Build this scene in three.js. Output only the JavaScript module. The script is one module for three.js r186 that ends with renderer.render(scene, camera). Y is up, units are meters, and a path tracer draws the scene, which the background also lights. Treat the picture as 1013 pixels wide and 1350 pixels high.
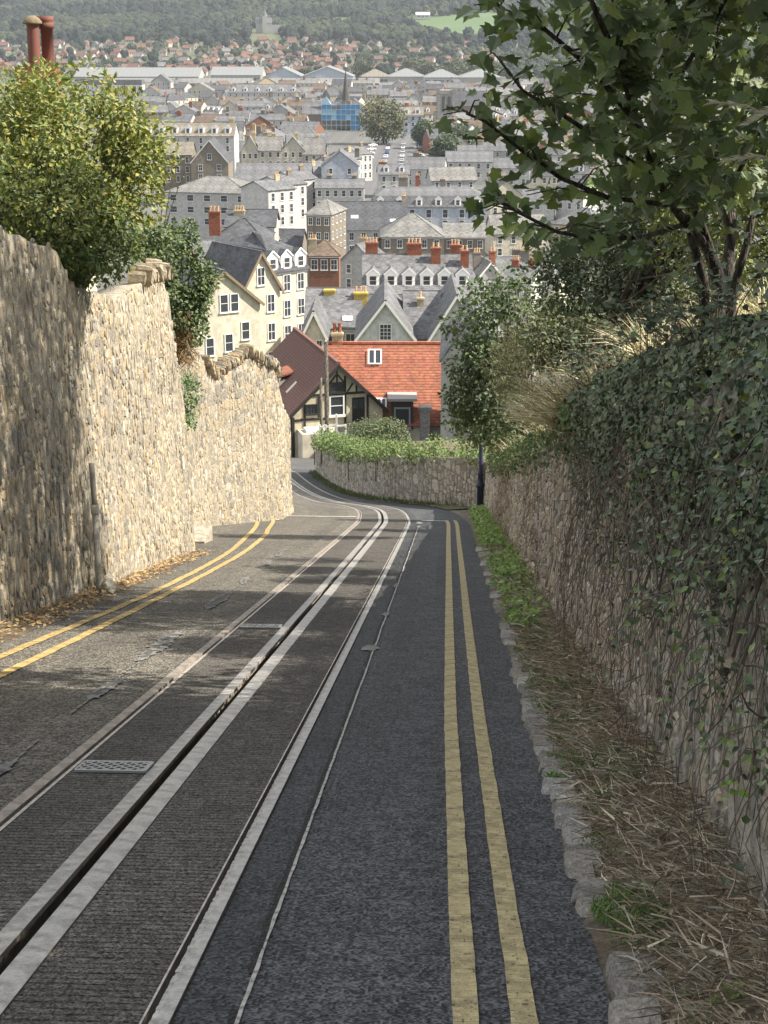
import * as THREE from 'three';
import { ImprovedNoise } from 'three/addons/math/ImprovedNoise.js';
import { mergeGeometries } from 'three/addons/utils/BufferGeometryUtils.js';

// ---------- camera, sky, sun, exposure ----------
const rad = Math.PI / 180, FPX = 2100, PW = 1013, PH = 1350;
const PITCH = 17.07 * rad, YAW = 2.3526 * rad;
const scene = new THREE.Scene();
const camera = new THREE.PerspectiveCamera(2 * Math.atan(PH / 2 / FPX) / rad, 0.75, 0.1, 9000);
camera.rotation.order = 'YXZ';
camera.rotation.set(-PITCH, YAW, 0);
camera.position.set(0, 0, 0);
camera.updateMatrixWorld();
const SUN_EL = 45 * rad, SUN_AZ = 4 * rad;                   // from the right of the road, a little behind the viewer
const sunDir = new THREE.Vector3(Math.cos(SUN_EL) * Math.cos(SUN_AZ), Math.sin(SUN_EL), Math.cos(SUN_EL) * Math.sin(SUN_AZ));
{ // pale hazy summer sky with thin broken cloud, as a computed panorama
  const w = 512, h = 256, d = new Float32Array(w * h * 4), pn = new ImprovedNoise();
  for (let j = 0; j < h; j++) for (let i = 0; i < w; i++) {
    const el = (j + 0.5) / h * Math.PI - Math.PI / 2, az = (i + 0.5) / w * 2 * Math.PI, y = Math.sin(el), x = Math.cos(el) * Math.cos(az), z = Math.cos(el) * Math.sin(az);
    const u = Math.max(y, 0), hz = Math.exp(-u * 3.2), dot = Math.max(0, x * sunDir.x + y * sunDir.y + z * sunDir.z), glow = 0.35 * dot ** 6 + 0.9 * dot ** 40;
    let c = [0.31 + 0.24 * hz, 0.36 + 0.21 * hz, 0.45 + 0.13 * hz], k = 0, a = 0.5, f = 1.4;
    for (let o = 0; o < 5; o++) { k += a * pn.noise(x / (u + 0.25) * f + 7, z / (u + 0.25) * f, o * 3.1); a *= 0.5; f *= 2.1; }
    k = Math.min(1, Math.max(0, (k + 0.12) * 2.4)) * 0.75;
    c = c.map((v, n) => (v + ([0.82, 0.8, 0.78][n] - v) * k) + glow * [1, 0.93, 0.8][n]);
    if (y < 0) c = [0.3, 0.31, 0.3];
    const o = (j * w + i) * 4; d[o] = c[0] * 0.84; d[o + 1] = c[1] * 0.84; d[o + 2] = c[2] * 0.84; d[o + 3] = 1;
  }
  const t = new THREE.DataTexture(d, w, h, THREE.RGBAFormat, THREE.FloatType); t.mapping = THREE.EquirectangularReflectionMapping; t.magFilter = THREE.LinearFilter; t.needsUpdate = true;
  scene.background = t; scene.environment = t;
}
const sun = new THREE.DirectionalLight(new THREE.Color(1, 0.92, 0.79), 5);
sun.position.copy(sunDir).multiplyScalar(300).add(new THREE.Vector3(0, -20, -60));
sun.target.position.set(0, -20, -60);
sun.castShadow = true; sun.shadow.mapSize.set(4096, 4096);
Object.assign(sun.shadow.camera, { left: -300, right: 300, top: 300, bottom: -300, near: 1, far: 900 });
scene.add(sun, sun.target);
scene.fog = new THREE.FogExp2(new THREE.Color(0.72, 0.8, 0.9), 0.00006);
const renderer = new THREE.WebGLRenderer({ antialias: true });
renderer.toneMapping = THREE.LinearToneMapping;
renderer.toneMappingExposure = 2.35;
renderer.shadowMap.enabled = true;

// ---------- helpers ----------
function rng(a) { return () => { a |= 0; a = a + 0x6D2B79F5 | 0; let t = Math.imul(a ^ a >>> 15, 1 | a); t = t + Math.imul(t ^ t >>> 7, 61 | t) ^ t; return ((t ^ t >>> 14) >>> 0) / 4294967296; }; }
let R = rng(7);
const rr = (a, b) => a + (b - a) * R(), pick = (l) => l[Math.floor(R() * l.length)], lerp = (a, b, t) => a + (b - a) * t, clamp = (v, a, b) => Math.min(b, Math.max(a, v));
const sstep = (a, b, v) => { const t = clamp((v - a) / (b - a), 0, 1); return t * t * (3 - 2 * t); };
const perlin = new ImprovedNoise(), N = (x, y = 0, z = 0) => perlin.noise(x, y, z);
const fbm = (x, y, z = 0, o = 4) => { let a = 0, w = 0.5; for (let i = 0; i < o; i++) { a += w * N(x, y, z + i * 7.3); x *= 2.03; y *= 2.03; w *= 0.5; } return a; };
const V = (x, y, z) => new THREE.Vector3(x, y, z);
// a ray of the photograph's pixel (px, py), cut at the horizontal distance D in front of the camera
function P(px, py, D) {
  const a = px - PW / 2, b = PH / 2 - py, cp = Math.cos(PITCH), sp = Math.sin(PITCH);
  const y = b * cp - FPX * sp, z = -b * sp - FPX * cp, k = D / -z;
  const x0 = a * k, z0 = z * k, c = Math.cos(YAW), s = Math.sin(YAW);
  return V(c * x0 + s * z0, y * k, -s * x0 + c * z0);
}
function proj(p) { const q = p.clone().applyMatrix4(camera.matrixWorldInverse); return [PW / 2 + FPX * q.x / -q.z, PH / 2 - FPX * q.y / -q.z, -q.z]; }
camera.matrixWorldInverse.copy(camera.matrixWorld).invert();
// interpolation through a table of [key, value]
function table(t) { return (s) => { if (s <= t[0][0]) return t[0][1]; for (let i = 1; i < t.length; i++) if (s <= t[i][0]) { const a = t[i - 1], b = t[i], p = t[Math.max(0, i - 2)], n = t[Math.min(t.length - 1, i + 1)], h = b[0] - a[0], u = (s - a[0]) / h; const m0 = (b[1] - p[1]) / ((b[0] - p[0]) || 1) * h, m1 = (n[1] - a[1]) / ((n[0] - a[0]) || 1) * h; const u2 = u * u, u3 = u2 * u; return (2 * u3 - 3 * u2 + 1) * a[1] + (u3 - 2 * u2 + u) * m0 + (-2 * u3 + 3 * u2) * b[1] + (u3 - u2) * m1; } return t[t.length - 1][1]; }; }
const linear = (t) => (s) => { if (s <= t[0][0]) return t[0][1]; for (let i = 1; i < t.length; i++) if (s <= t[i][0]) return lerp(t[i - 1][1], t[i][1], (s - t[i - 1][0]) / (t[i][0] - t[i - 1][0])); return t[t.length - 1][1]; };

const taken = {};
function numbered(name) { const n = taken[name] = (taken[name] ?? -1) + 1; return n ? name + '_' + String(n).padStart(3, '0') : name; }
function top(o, name, label, category, group, kind) {
  o.name = numbered(name); scene.add(o);
  if (label) o.userData.label = label; if (category) o.userData.category = category; if (group) o.userData.group = group; if (kind) o.userData.kind = kind;
  shade(o); return o;
}
function shade(o) { o.traverse((m) => { if (m.isMesh) m.castShadow = m.receiveShadow = true; }); }
function part(parent, name, geometry, material, kind, label) { const m = new THREE.Mesh(geometry, material); m.name = name; if (kind) m.userData.kind = kind; if (label) m.userData.label = label; parent.add(m); m.castShadow = m.receiveShadow = true; return m; }
const group = (x = 0, y = 0, z = 0, turn = 0) => { const g = new THREE.Group(); g.position.set(x, y, z); g.rotation.y = turn; return g; };

// collects triangles; uv in metres by the way each face points, slopes measured along the fall line
class MB {
  constructor() { this.p = []; this.c = []; this.u = []; this.hasC = false; this.hasU = false; }
  tri(a, b, c, k) { this.p.push(a.x, a.y, a.z, b.x, b.y, b.z, c.x, c.y, c.z); if (k) this.hasC = true; k ??= [1, 1, 1]; for (let i = 0; i < 3; i++) this.c.push(k[0], k[1], k[2]); return this; }
  quad(a, b, c, d, k) { this.tri(a, b, c, k); return this.tri(a, c, d, k); }
  box(x0, x1, y0, y1, z0, z1, k, open = '') {
    const v = (i, j, l) => V(i ? x1 : x0, j ? y1 : y0, l ? z1 : z0);
    this.quad(v(0, 0, 1), v(1, 0, 1), v(1, 1, 1), v(0, 1, 1), k); this.quad(v(1, 0, 0), v(0, 0, 0), v(0, 1, 0), v(1, 1, 0), k);
    this.quad(v(1, 0, 1), v(1, 0, 0), v(1, 1, 0), v(1, 1, 1), k); this.quad(v(0, 0, 0), v(0, 0, 1), v(0, 1, 1), v(0, 1, 0), k);
    if (!open.includes('t')) this.quad(v(0, 1, 1), v(1, 1, 1), v(1, 1, 0), v(0, 1, 0), k);
    if (!open.includes('b')) this.quad(v(0, 0, 0), v(1, 0, 0), v(1, 0, 1), v(0, 0, 1), k); return this;
  }
  // square bar between two points
  bar(a, b, w, h, k) {
    const d = b.clone().sub(a).normalize(), up = Math.abs(d.y) > 0.95 ? V(0, 0, 1) : V(0, 1, 0), s = d.clone().cross(up).normalize().multiplyScalar(w / 2), t = s.clone().cross(d).normalize().multiplyScalar(h / 2);
    const r = (p) => [p.clone().add(s).add(t), p.clone().sub(s).add(t), p.clone().sub(s).sub(t), p.clone().add(s).sub(t)], A = r(a), B = r(b);
    for (let i = 0; i < 4; i++) { const j = (i + 1) % 4; this.quad(A[i], B[i], B[j], A[j], k); }
    this.quad(A[0], A[1], A[2], A[3], k); this.quad(B[3], B[2], B[1], B[0], k); return this;
  }
  // tapered tube through points
  tube(pts, radii, sides = 6, k) {
    let prev; const rings = pts.map((p, i) => {
      const d = (pts[i + 1] ?? p).clone().sub(pts[i - 1] ?? p).normalize(), up = Math.abs(d.y) > 0.9 ? V(1, 0, 0) : V(0, 1, 0), s = d.clone().cross(up).normalize(), t = s.clone().cross(d);
      return Array.from({ length: sides }, (_, j) => { const a = j / sides * 2 * Math.PI; return p.clone().addScaledVector(s, Math.cos(a) * radii[i]).addScaledVector(t, Math.sin(a) * radii[i]); });
    });
    for (let i = 1; i < rings.length; i++) for (let j = 0; j < sides; j++) { const n = (j + 1) % sides; this.quad(rings[i - 1][j], rings[i - 1][n], rings[i][n], rings[i][j], k); }
    const L = rings[rings.length - 1]; for (let j = 2; j < sides; j++) this.tri(L[0], L[j - 1], L[j], k); return this;
  }
  lathe(cx, cy, cz, prof, sides = 10, k) { for (let i = 1; i < prof.length; i++) for (let j = 0; j < sides; j++) { const a = j / sides * 2 * Math.PI, b = (j + 1) / sides * 2 * Math.PI, q = (r, y, t) => V(cx + r * Math.cos(t), cy + y, cz + r * Math.sin(t)); this.quad(q(prof[i - 1][0], prof[i - 1][1], b), q(prof[i - 1][0], prof[i - 1][1], a), q(prof[i][0], prof[i][1], a), q(prof[i][0], prof[i][1], b), k); } return this; }
  build(smooth = false) {
    const g = new THREE.BufferGeometry(), n = this.p.length / 3, uv = new Float32Array(n * 2), p = this.p;
    for (let i = 0; i < n; i += 3) {
      const o = i * 3, ax = p[o + 3] - p[o], ay = p[o + 4] - p[o + 1], az = p[o + 5] - p[o + 2], bx = p[o + 6] - p[o], by = p[o + 7] - p[o + 1], bz = p[o + 8] - p[o + 2];
      let nx = ay * bz - az * by, ny = az * bx - ax * bz, nz = ax * by - ay * bx; const l = Math.hypot(nx, ny, nz) || 1; nx /= l; ny /= l; nz /= l;
      const h = Math.max(Math.sqrt(1 - ny * ny), 0.05), flat = Math.abs(ny) > 0.96, side = Math.abs(nx) > Math.abs(nz);
      for (let j = 0; j < 3; j++) { const q = o + j * 3; uv[(i + j) * 2] = flat ? p[q] : side ? p[q + 2] : p[q]; uv[(i + j) * 2 + 1] = flat ? p[q + 2] : p[q + 1] / h; }
    }
    g.setAttribute('position', new THREE.Float32BufferAttribute(p, 3)); g.setAttribute('uv', new THREE.Float32BufferAttribute(uv, 2));
    if (this.hasC) g.setAttribute('color', new THREE.Float32BufferAttribute(this.c, 3));
    g.computeVertexNormals(); if (smooth) smoothNormals(g); return g;
  }
}
function smoothNormals(g) { const p = g.attributes.position.array, n = g.attributes.normal.array, m = new Map(); for (let i = 0; i < p.length; i += 3) { const k = Math.round(p[i] * 2000) + ',' + Math.round(p[i + 1] * 2000) + ',' + Math.round(p[i + 2] * 2000); let e = m.get(k); if (!e) m.set(k, e = [0, 0, 0, []]); e[0] += n[i]; e[1] += n[i + 1]; e[2] += n[i + 2]; e[3].push(i); } for (const e of m.values()) { const l = Math.hypot(e[0], e[1], e[2]) || 1; for (const i of e[3]) { n[i] = e[0] / l; n[i + 1] = e[1] / l; n[i + 2] = e[2] / l; } } return g; }
const mix3 = (a, b, t) => [lerp(a[0], b[0], t), lerp(a[1], b[1], t), lerp(a[2], b[2], t)], mul3 = (a, k) => [a[0] * k, a[1] * k, a[2] * k];
const lin = (hex) => { const c = new THREE.Color(hex); return [c.r, c.g, c.b]; };
// the part of each colour that varies from piece to piece
const vary = (c, d = 0.12) => { const k = 1 + rr(-d, d), h = rr(-d, d) * 0.35; return [c[0] * k * (1 + h), c[1] * k, c[2] * k * (1 - h)]; };

// ---------- textures (periodic noise) ----------
function pnoise(per, s) { const r = rng(s), t = Array.from({ length: per * per }, () => r()); return (u, v) => { const x = u * per, y = v * per, i = Math.floor(x), j = Math.floor(y), fx = x - i, fy = y - j, a = fx * fx * (3 - 2 * fx), b = fy * fy * (3 - 2 * fy), q = (i, j) => t[((j % per + per) % per) * per + ((i % per + per) % per)]; return lerp(lerp(q(i, j), q(i + 1, j), a), lerp(q(i, j + 1), q(i + 1, j + 1), a), b); }; }
function tex(size, fn, srgb = true) { const d = new Uint8Array(size * size * 4); for (let y = 0; y < size; y++) for (let x = 0; x < size; x++) { const v = fn(x / size, y / size), o = (y * size + x) * 4; const c = Array.isArray(v) ? v : [v, v, v]; for (let i = 0; i < 3; i++) d[o + i] = clamp(c[i], 0, 1) * 255; d[o + 3] = 255; } const t = new THREE.DataTexture(d, size, size); t.wrapS = t.wrapT = THREE.RepeatWrapping; t.magFilter = THREE.LinearFilter; t.minFilter = THREE.LinearMipmapLinearFilter; t.generateMipmaps = true; if (srgb) t.colorSpace = THREE.SRGBColorSpace; t.needsUpdate = true; return t; }
const rep = (t, m, m2 = m) => { const c = t.clone(); c.repeat.set(1 / m, 1 / m2); c.needsUpdate = true; return c; };
const n8 = pnoise(8, 1), n16 = pnoise(16, 2), n32 = pnoise(32, 3), n64 = pnoise(64, 4), n128 = pnoise(128, 5), n256 = pnoise(256, 6);
const T = {};
T.chips = tex(1024, (u, v) => { const a = n256(u, v), b = n128(u, v), c = n16(u, v), e = n256(v * 1 + 0.37, u + 0.11); return 0.68 + 0.95 * (a - 0.5) + 0.55 * (b - 0.5) + 0.16 * (c - 0.5) + (e > 0.86 ? 0.3 : 0); });
T.chipsBump = tex(1024, (u, v) => n256(u, v) * 0.7 + n128(u, v) * 0.3, false);
T.rough = tex(512, (u, v) => 0.5 * n8(u, v) + 0.25 * n16(u, v) + 0.14 * n32(u, v) + 0.08 * n64(u, v) + 0.1 * n128(u, v), false);
T.stone = tex(512, (u, v) => { const a = 0.4 * n8(u, v) + 0.3 * n16(u, v) + 0.2 * n32(u, v) + 0.3 * n64(u, v) + 0.15 * n128(u, v); return 0.66 + 0.66 * (a - 0.25) * 0.85; });
T.plaster = tex(512, (u, v) => { const a = 0.5 * n8(u, v) + 0.3 * n16(u, v) + 0.2 * n64(u, v), s = n64(u, v * 0.125); return 0.84 + 0.22 * (a - 0.5) + 0.06 * (s - 0.5); });
T.slate = tex(512, (u, v) => { const row = Math.floor(v * 24), x = u * 12 + (row % 2) * 0.5, id = Math.floor(x), q = n128((id * 0.137 + row * 0.291) % 1, (row * 0.173 + id * 0.071) % 1); const j = (v * 24) % 1 < 0.1 ? -0.2 : 0; return 0.8 + 0.3 * (q - 0.5) + 0.24 * (n8(u, v) - 0.5) + 0.15 * (n64(u, v) - 0.5) + j; });
T.brick = tex(512, (u, v) => { const row = Math.floor(v * 26), x = u * 9 + (row % 2) * 0.5, id = Math.floor(x), q = n128((id * 0.231 + row * 0.117) % 1, (row * 0.331) % 1), m = (v * 26) % 1 < 0.14 || x % 1 < 0.06; return m ? 0.85 : 0.74 + 0.34 * (q - 0.5) + 0.15 * (n64(u, v) - 0.5); });
T.bark = tex(512, (u, v) => 0.5 + 0.5 * (n64(u * 1, v * 0.15) - 0.5) + 0.3 * (n16(u, v) - 0.5) + 0.25 * (n128(u, v * 0.3) - 0.5));
T.paint = tex(1024, (u, v) => { const w = v + 0.012 * (n16(u, v) - 0.5) + 0.006 * (n64(u, v) - 0.5), c = Math.abs(((w * 18 + 2 * n8(0.3, v)) % 1) - 0.5), line = c < 0.03 && n32(u, v) > 0.52 ? -0.45 : 0, chip = n64(u, v) > 0.87 ? -0.3 : 0; return 0.86 + 0.26 * (n32(u, v) - 0.5) + 0.22 * (n256(u, v) - 0.5) + 0.18 * (n8(u, v) - 0.5) + line + chip; });
const metres = (t, m, m2) => rep(t, m, m2);
const M = {};
function std(color, o = {}) { const { map, mm = 2, bump, bm, bs = 0.004, rough = 0.9, metal = 0, vc = false, ...x } = o; const C = x.transmission ? THREE.MeshPhysicalMaterial : THREE.MeshStandardMaterial; const m = new C({ color: Array.isArray(color) ? new THREE.Color().setRGB(...color) : new THREE.Color(color), roughness: rough, metalness: metal, vertexColors: vc, side: THREE.DoubleSide, ...x }); if (map) m.map = metres(map, mm); if (bump) { m.bumpMap = metres(bump, bm ?? mm); m.bumpScale = bs; } return m; }

// ---------- the lie of the land ----------
const SLOPE = 0.2631, H0 = 1.6648;
const off = (s) => s < 46 ? 0 : s < 64 ? 0.5 * ((s - 46) / 18) ** 2 : 0.5 + 0.012 * (s - 64);
const roadY = (s) => -H0 - SLOPE * s + off(s);
const Y110 = roadY(110);
function groundY(x, s) {
  if (s < 110) return roadY(s);
  if (s < 320) { const t = s - 110; return Y110 - 0.251 * t + 0.251 * t * t / 420; }
  const flat = Y110 - 0.251 * 105, hill = s < 1750 ? 0 : s < 2300 ? 26 * ((s - 1750) / 550) ** 1.5 : 26 + (s - 2300) * 0.075 + 55 * sstep(2400, 4200, s);
  return flat + hill + (s > 1750 ? 14 * sstep(1750, 2600, s) * fbm(x / 500, s / 500, 3, 3) * 2 : 0);
}
const shift = table([[0, 0], [31, 0], [33.7, -0.06], [38.5, -0.38], [41.4, -0.94], [43.4, -1.68], [48.5, -2.75], [56, -4.1], [64, -5.5], [80, -8.4], [112, -15]]);
const wallR = table([[-8, 1.0], [20, 1.02], [36, 1.0], [39.3, 0.9], [42, -0.46], [45, -1.82], [50, -3.1], [57, -4.35], [64.5, -5.55]]);

// ---------- materials ----------
M.asphalt = std([1, 1, 1], { map: T.chips, mm: 2.0, bump: T.chipsBump, bs: 0.012, rough: 0.86, vc: true });
M.panel = std([1, 1, 1], { map: T.chips, mm: 1.4, bump: T.chipsBump, bs: 0.003, rough: 0.9, vc: true });
M.steel = std([0.39, 0.38, 0.36], { map: T.stone, mm: 0.45, rough: 0.42, metal: 0.3, bump: T.rough, bm: 0.4, bs: 0.002 });
M.darkSteel = std([0.31, 0.27, 0.23], { map: T.stone, mm: 0.5, rough: 0.7 });
M.rail = std([0.46, 0.43, 0.4], { map: T.stone, mm: 0.5, rough: 0.5, metal: 0.3 });
M.railRust = std([0.31, 0.27, 0.23], { map: T.stone, mm: 0.5, rough: 0.6, metal: 0.2 });
M.grout = std([0.4, 0.39, 0.365], { map: T.stone, mm: 0.3, rough: 0.95 });
M.yellow = std([0.44, 0.37, 0.2], { map: T.paint, mm: 0.8, rough: 0.85, bump: T.chipsBump, bm: 0.9, bs: 0.002 });
M.yellowOrange = std([0.5, 0.36, 0.14], { map: T.paint, mm: 0.8, rough: 0.85 });
M.white = std([0.62, 0.61, 0.58], { map: T.paint, mm: 0.8 });
M.soil = std([1, 1, 1], { map: T.stone, mm: 0.7, bump: T.rough, bm: 0.3, bs: 0.02, vc: true });
M.grassGround = std([0.075, 0.085, 0.03], { map: T.stone, mm: 9, bump: T.rough, bm: 2, bs: 0.05 });
M.townGround = std([1, 1, 1], { map: T.stone, mm: 12, vc: true });
M.mortar = std([0.34, 0.3, 0.235], { map: T.stone, mm: 0.6, bump: T.rough, bm: 0.25, bs: 0.02 }); M.greyMortar = std([0.24, 0.21, 0.17], { map: T.stone, mm: 0.4, bump: T.rough, bm: 0.25, bs: 0.03 });

// ---------- terrain ----------
{
  const xs = [], ss = [];
  for (let x = -2600; x < -60;) { xs.push(x); x += Math.max(8, Math.abs(x) * 0.09); } for (let x = -60; x <= 60; x += 4) xs.push(x); for (let x = 64; x < 2600;) { xs.push(x); x += Math.max(8, x * 0.09); }
  for (let s = -40; s < 120; s += 2) ss.push(s); for (let s = 120; s < 400; s += 8) ss.push(s); for (let s = 400; s < 4700;) { ss.push(s); s += s < 1700 ? 60 : 45; }
  const m = new MB(), col = (x, s) => s < 170 ? [0.07, 0.085, 0.035] : s < 1700 ? mul3([0.12, 0.12, 0.11], 1 + 0.4 * fbm(x / 40, s / 40)) : mix3([0.06, 0.085, 0.03], [0.12, 0.12, 0.06], clamp(0.5 + fbm(x / 180, s / 180), 0, 1));
  for (let i = 1; i < xs.length; i++) for (let j = 1; j < ss.length; j++) {
    const q = (x, s) => V(x, groundY(x, s) - 0.35, -s);
    m.quad(q(xs[i - 1], ss[j - 1]), q(xs[i], ss[j - 1]), q(xs[i], ss[j]), q(xs[i - 1], ss[j]), col((xs[i] + xs[i - 1]) / 2, ss[j]));
  }
  top(new THREE.Mesh(m.build(true), M.townGround), 'terrain', 'broad ground falling from the hillside to the town and far hills', 'ground', null, 'structure');
}
// a strip along the road between offsets u0(s) and u1(s)
function ribbon(m, u0, u1, s0, s1, ds, nu, yo, col, bump = 0) {
  const f = (u) => typeof u === 'function' ? u : () => u, a = f(u0), b = f(u1), n = Math.ceil((s1 - s0) / ds);
  const pt = (s, t) => { const x = shift(s) + lerp(a(s), b(s), t); return V(x, roadY(s) + yo + (bump ? bump * fbm(x * 1.3, s * 1.3, 5, 3) : 0), -s); };
  for (let i = 0; i < n; i++) { const p = s0 + (s1 - s0) * i / n, q = s0 + (s1 - s0) * (i + 1) / n; for (let j = 0; j < nu; j++) { const t = j / nu, w = (j + 1) / nu; m.quad(pt(p, t), pt(p, w), pt(q, w), pt(q, t), col ? col(lerp(a(p), b(p), (t + w) / 2), (p + q) / 2) : undefined); } }
  return m;
}
const asphaltTone = (base) => (u, s) => { const f = fbm(u * 1.1 + 3, s * 0.35, 1, 4), g = fbm(u * 5, s * 5, 2, 3), st = N(u * 3.2, s * 0.12, 9); return mul3(base, 1 + 0.35 * f + 0.3 * g + 0.25 * st); };
{ // carriageway: two asphalt strips either side of the tram track
  const m = new MB();
  ribbon(m, (s) => -0.748, (s) => 0.5 + 0.03 * N(s * 2.1, 4) + 0.02 * N(s * 7, 1), -6, 70, 0.2, 8, 0, (u, s) => mul3(asphaltTone([0.092, 0.099, 0.111])(u, s), u < -0.567 ? 0.78 : 1), 0.012);
  ribbon(m, (s) => -4.7, -1.935, -6, 70, 0.25, 12, 0, asphaltTone([0.195, 0.178, 0.148]), 0.012);
  ribbon(m, -3.4, 3.4, 70, 110, 1, 6, -0.02, asphaltTone([0.15, 0.15, 0.145]));
  const road = top(new THREE.Group(), 'road', 'grey asphalt road falling steeply beside the tram rails', 'road', null, 'structure');
  part(road, 'asphalt', m.build(true), M.asphalt);
  // sealed joint along the patched lane, with a dark tar band beside it
  const j = new MB(), jw = (s) => 0.006 + 0.005 * N(s * 3, 8), ju = (s) => -0.567 + 0.007 * N(s * 1.1, 3) + 0.004 * N(s * 6, 2);
  for (let s = 3; s < 31; s += 0.06) if (N(s * 1.7, 21) > -0.34) { const e = s + 0.07; ribbon(j, (q) => ju(q) - jw(q), (q) => ju(q) + jw(q), s, e, 0.1, 1, 0.01); }
  part(road, 'joint_sealant', j.build(), M.grout);
  const tb = new MB(); for (let s = 3; s < 31; s += 0.1) if (N(s * 0.9, 33) > -0.25) ribbon(tb, (q) => ju(q) - 0.028 + 0.012 * N(q * 5, 6), (q) => ju(q) - 0.007, s, s + 0.1, 0.1, 1, 0.007, () => [0.012, 0.012, 0.013]);
  part(road, 'tar_band', tb.build(), M.asphalt);
  // pale crack repairs
  const cr = new MB(), blot = (u, s, ru, rs, sd) => { const n = 22, c = V(shift(s) + u, roadY(s) + 0.011, -s), ring = []; for (let i = 0; i < n; i++) { const a = i / n * 2 * Math.PI, k = 0.55 + 0.75 * Math.abs(N(Math.cos(a) * 1.7 + sd, Math.sin(a) * 1.7, sd)) + 0.3 * N(i * 2.3, sd); const ss = s + Math.sin(a) * rs * k; ring.push(V(shift(ss) + u + Math.cos(a) * ru * k, roadY(ss) + 0.011, -ss)); } for (let i = 0; i < n; i++) cr.tri(c, ring[i], ring[(i + 1) % n]); };
  [[-0.6, 11.8, 0.1, 0.28, 1], [-0.57, 14.3, 0.05, 0.25, 2], [-0.58, 17.4, 0.04, 0.3, 3], [-0.56, 32.2, 0.1, 0.7, 4], [-0.56, 30.6, 0.05, 0.5, 5]].forEach((b) => blot(...b));
  for (let s = 5.6; s < 24; s += 0.16) { const f = N(s * 0.55, 41), u = -2.16 - 0.02 * (s - 6) + 0.05 * N(s * 1.3, 11); if (f > 0.05) blot(u, s, 0.075 * (0.6 + f * 1.6), 0.22, s * 3.1); else if (f > -0.3) ribbon(cr, (q) => u - 0.008, (q) => u + 0.008, s, s + 0.12, 0.2, 1, 0.009); }
  part(road, 'crack_repair', cr.build(), std([0.2, 0.2, 0.19], { map: T.stone, mm: 0.4 }));
  // double yellow lines each side, worn at their edges
  const line = (u, w, s0, s1, mat, sd) => { const m = new MB(); ribbon(m, (s) => u(s) - w / 2 + 0.005 * N(s * 4, sd) + 0.003 * N(s * 23, sd), (s) => u(s) + w / 2 + 0.005 * N(s * 4, sd + 5) + 0.003 * N(s * 23, sd + 2), s0, s1, 0.08, 2, 0.008, null, 0.012); part(road, 'yellow_line', m.build(true), mat); };
  line(linear([[3, 0.078], [5, 0.06], [8.7, 0.035], [14, 0.03], [25, 0.03], [33, 0.048]]), 0.076, 2, 33.5, M.yellow, 1);
  line(linear([[3, 0.243], [5, 0.225], [8.7, 0.205], [14, 0.2], [25, 0.207], [33, 0.225]]), 0.074, 2, 33.5, M.yellow, 2);
  const yl = table([[6, -3.4], [11, -3.34], [16, -3.19], [22, -3.25], [27, -3.55], [30, -3.78], [33, -4.1], [38, -4.7]]), yr = table([[6, -3.13], [10, -3.07], [15, -3.01], [22, -3.03], [27, -3.25], [29, -3.42], [33, -3.75], [38, -4.4]]);
  line(yl, 0.085, 4, 38, M.yellowOrange, 3); line(yr, 0.085, 4, 38, M.yellowOrange, 4);
  line(linear([[45, 0.3], [66, 0.6]]), 0.08, 45, 66, M.yellow, 5); line(linear([[45, 0.12], [66, 0.42]]), 0.08, 45, 66, M.yellow, 6);
  const bar = new MB(); ribbon(bar, -0.5, 0.02, 33.1, 33.32, 0.2, 3, 0.01); ribbon(bar, -3.9, -1.95, 34.6, 34.85, 0.2, 3, 0.01);
  part(road, 'white_line', bar.build(), M.white);
}
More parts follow.
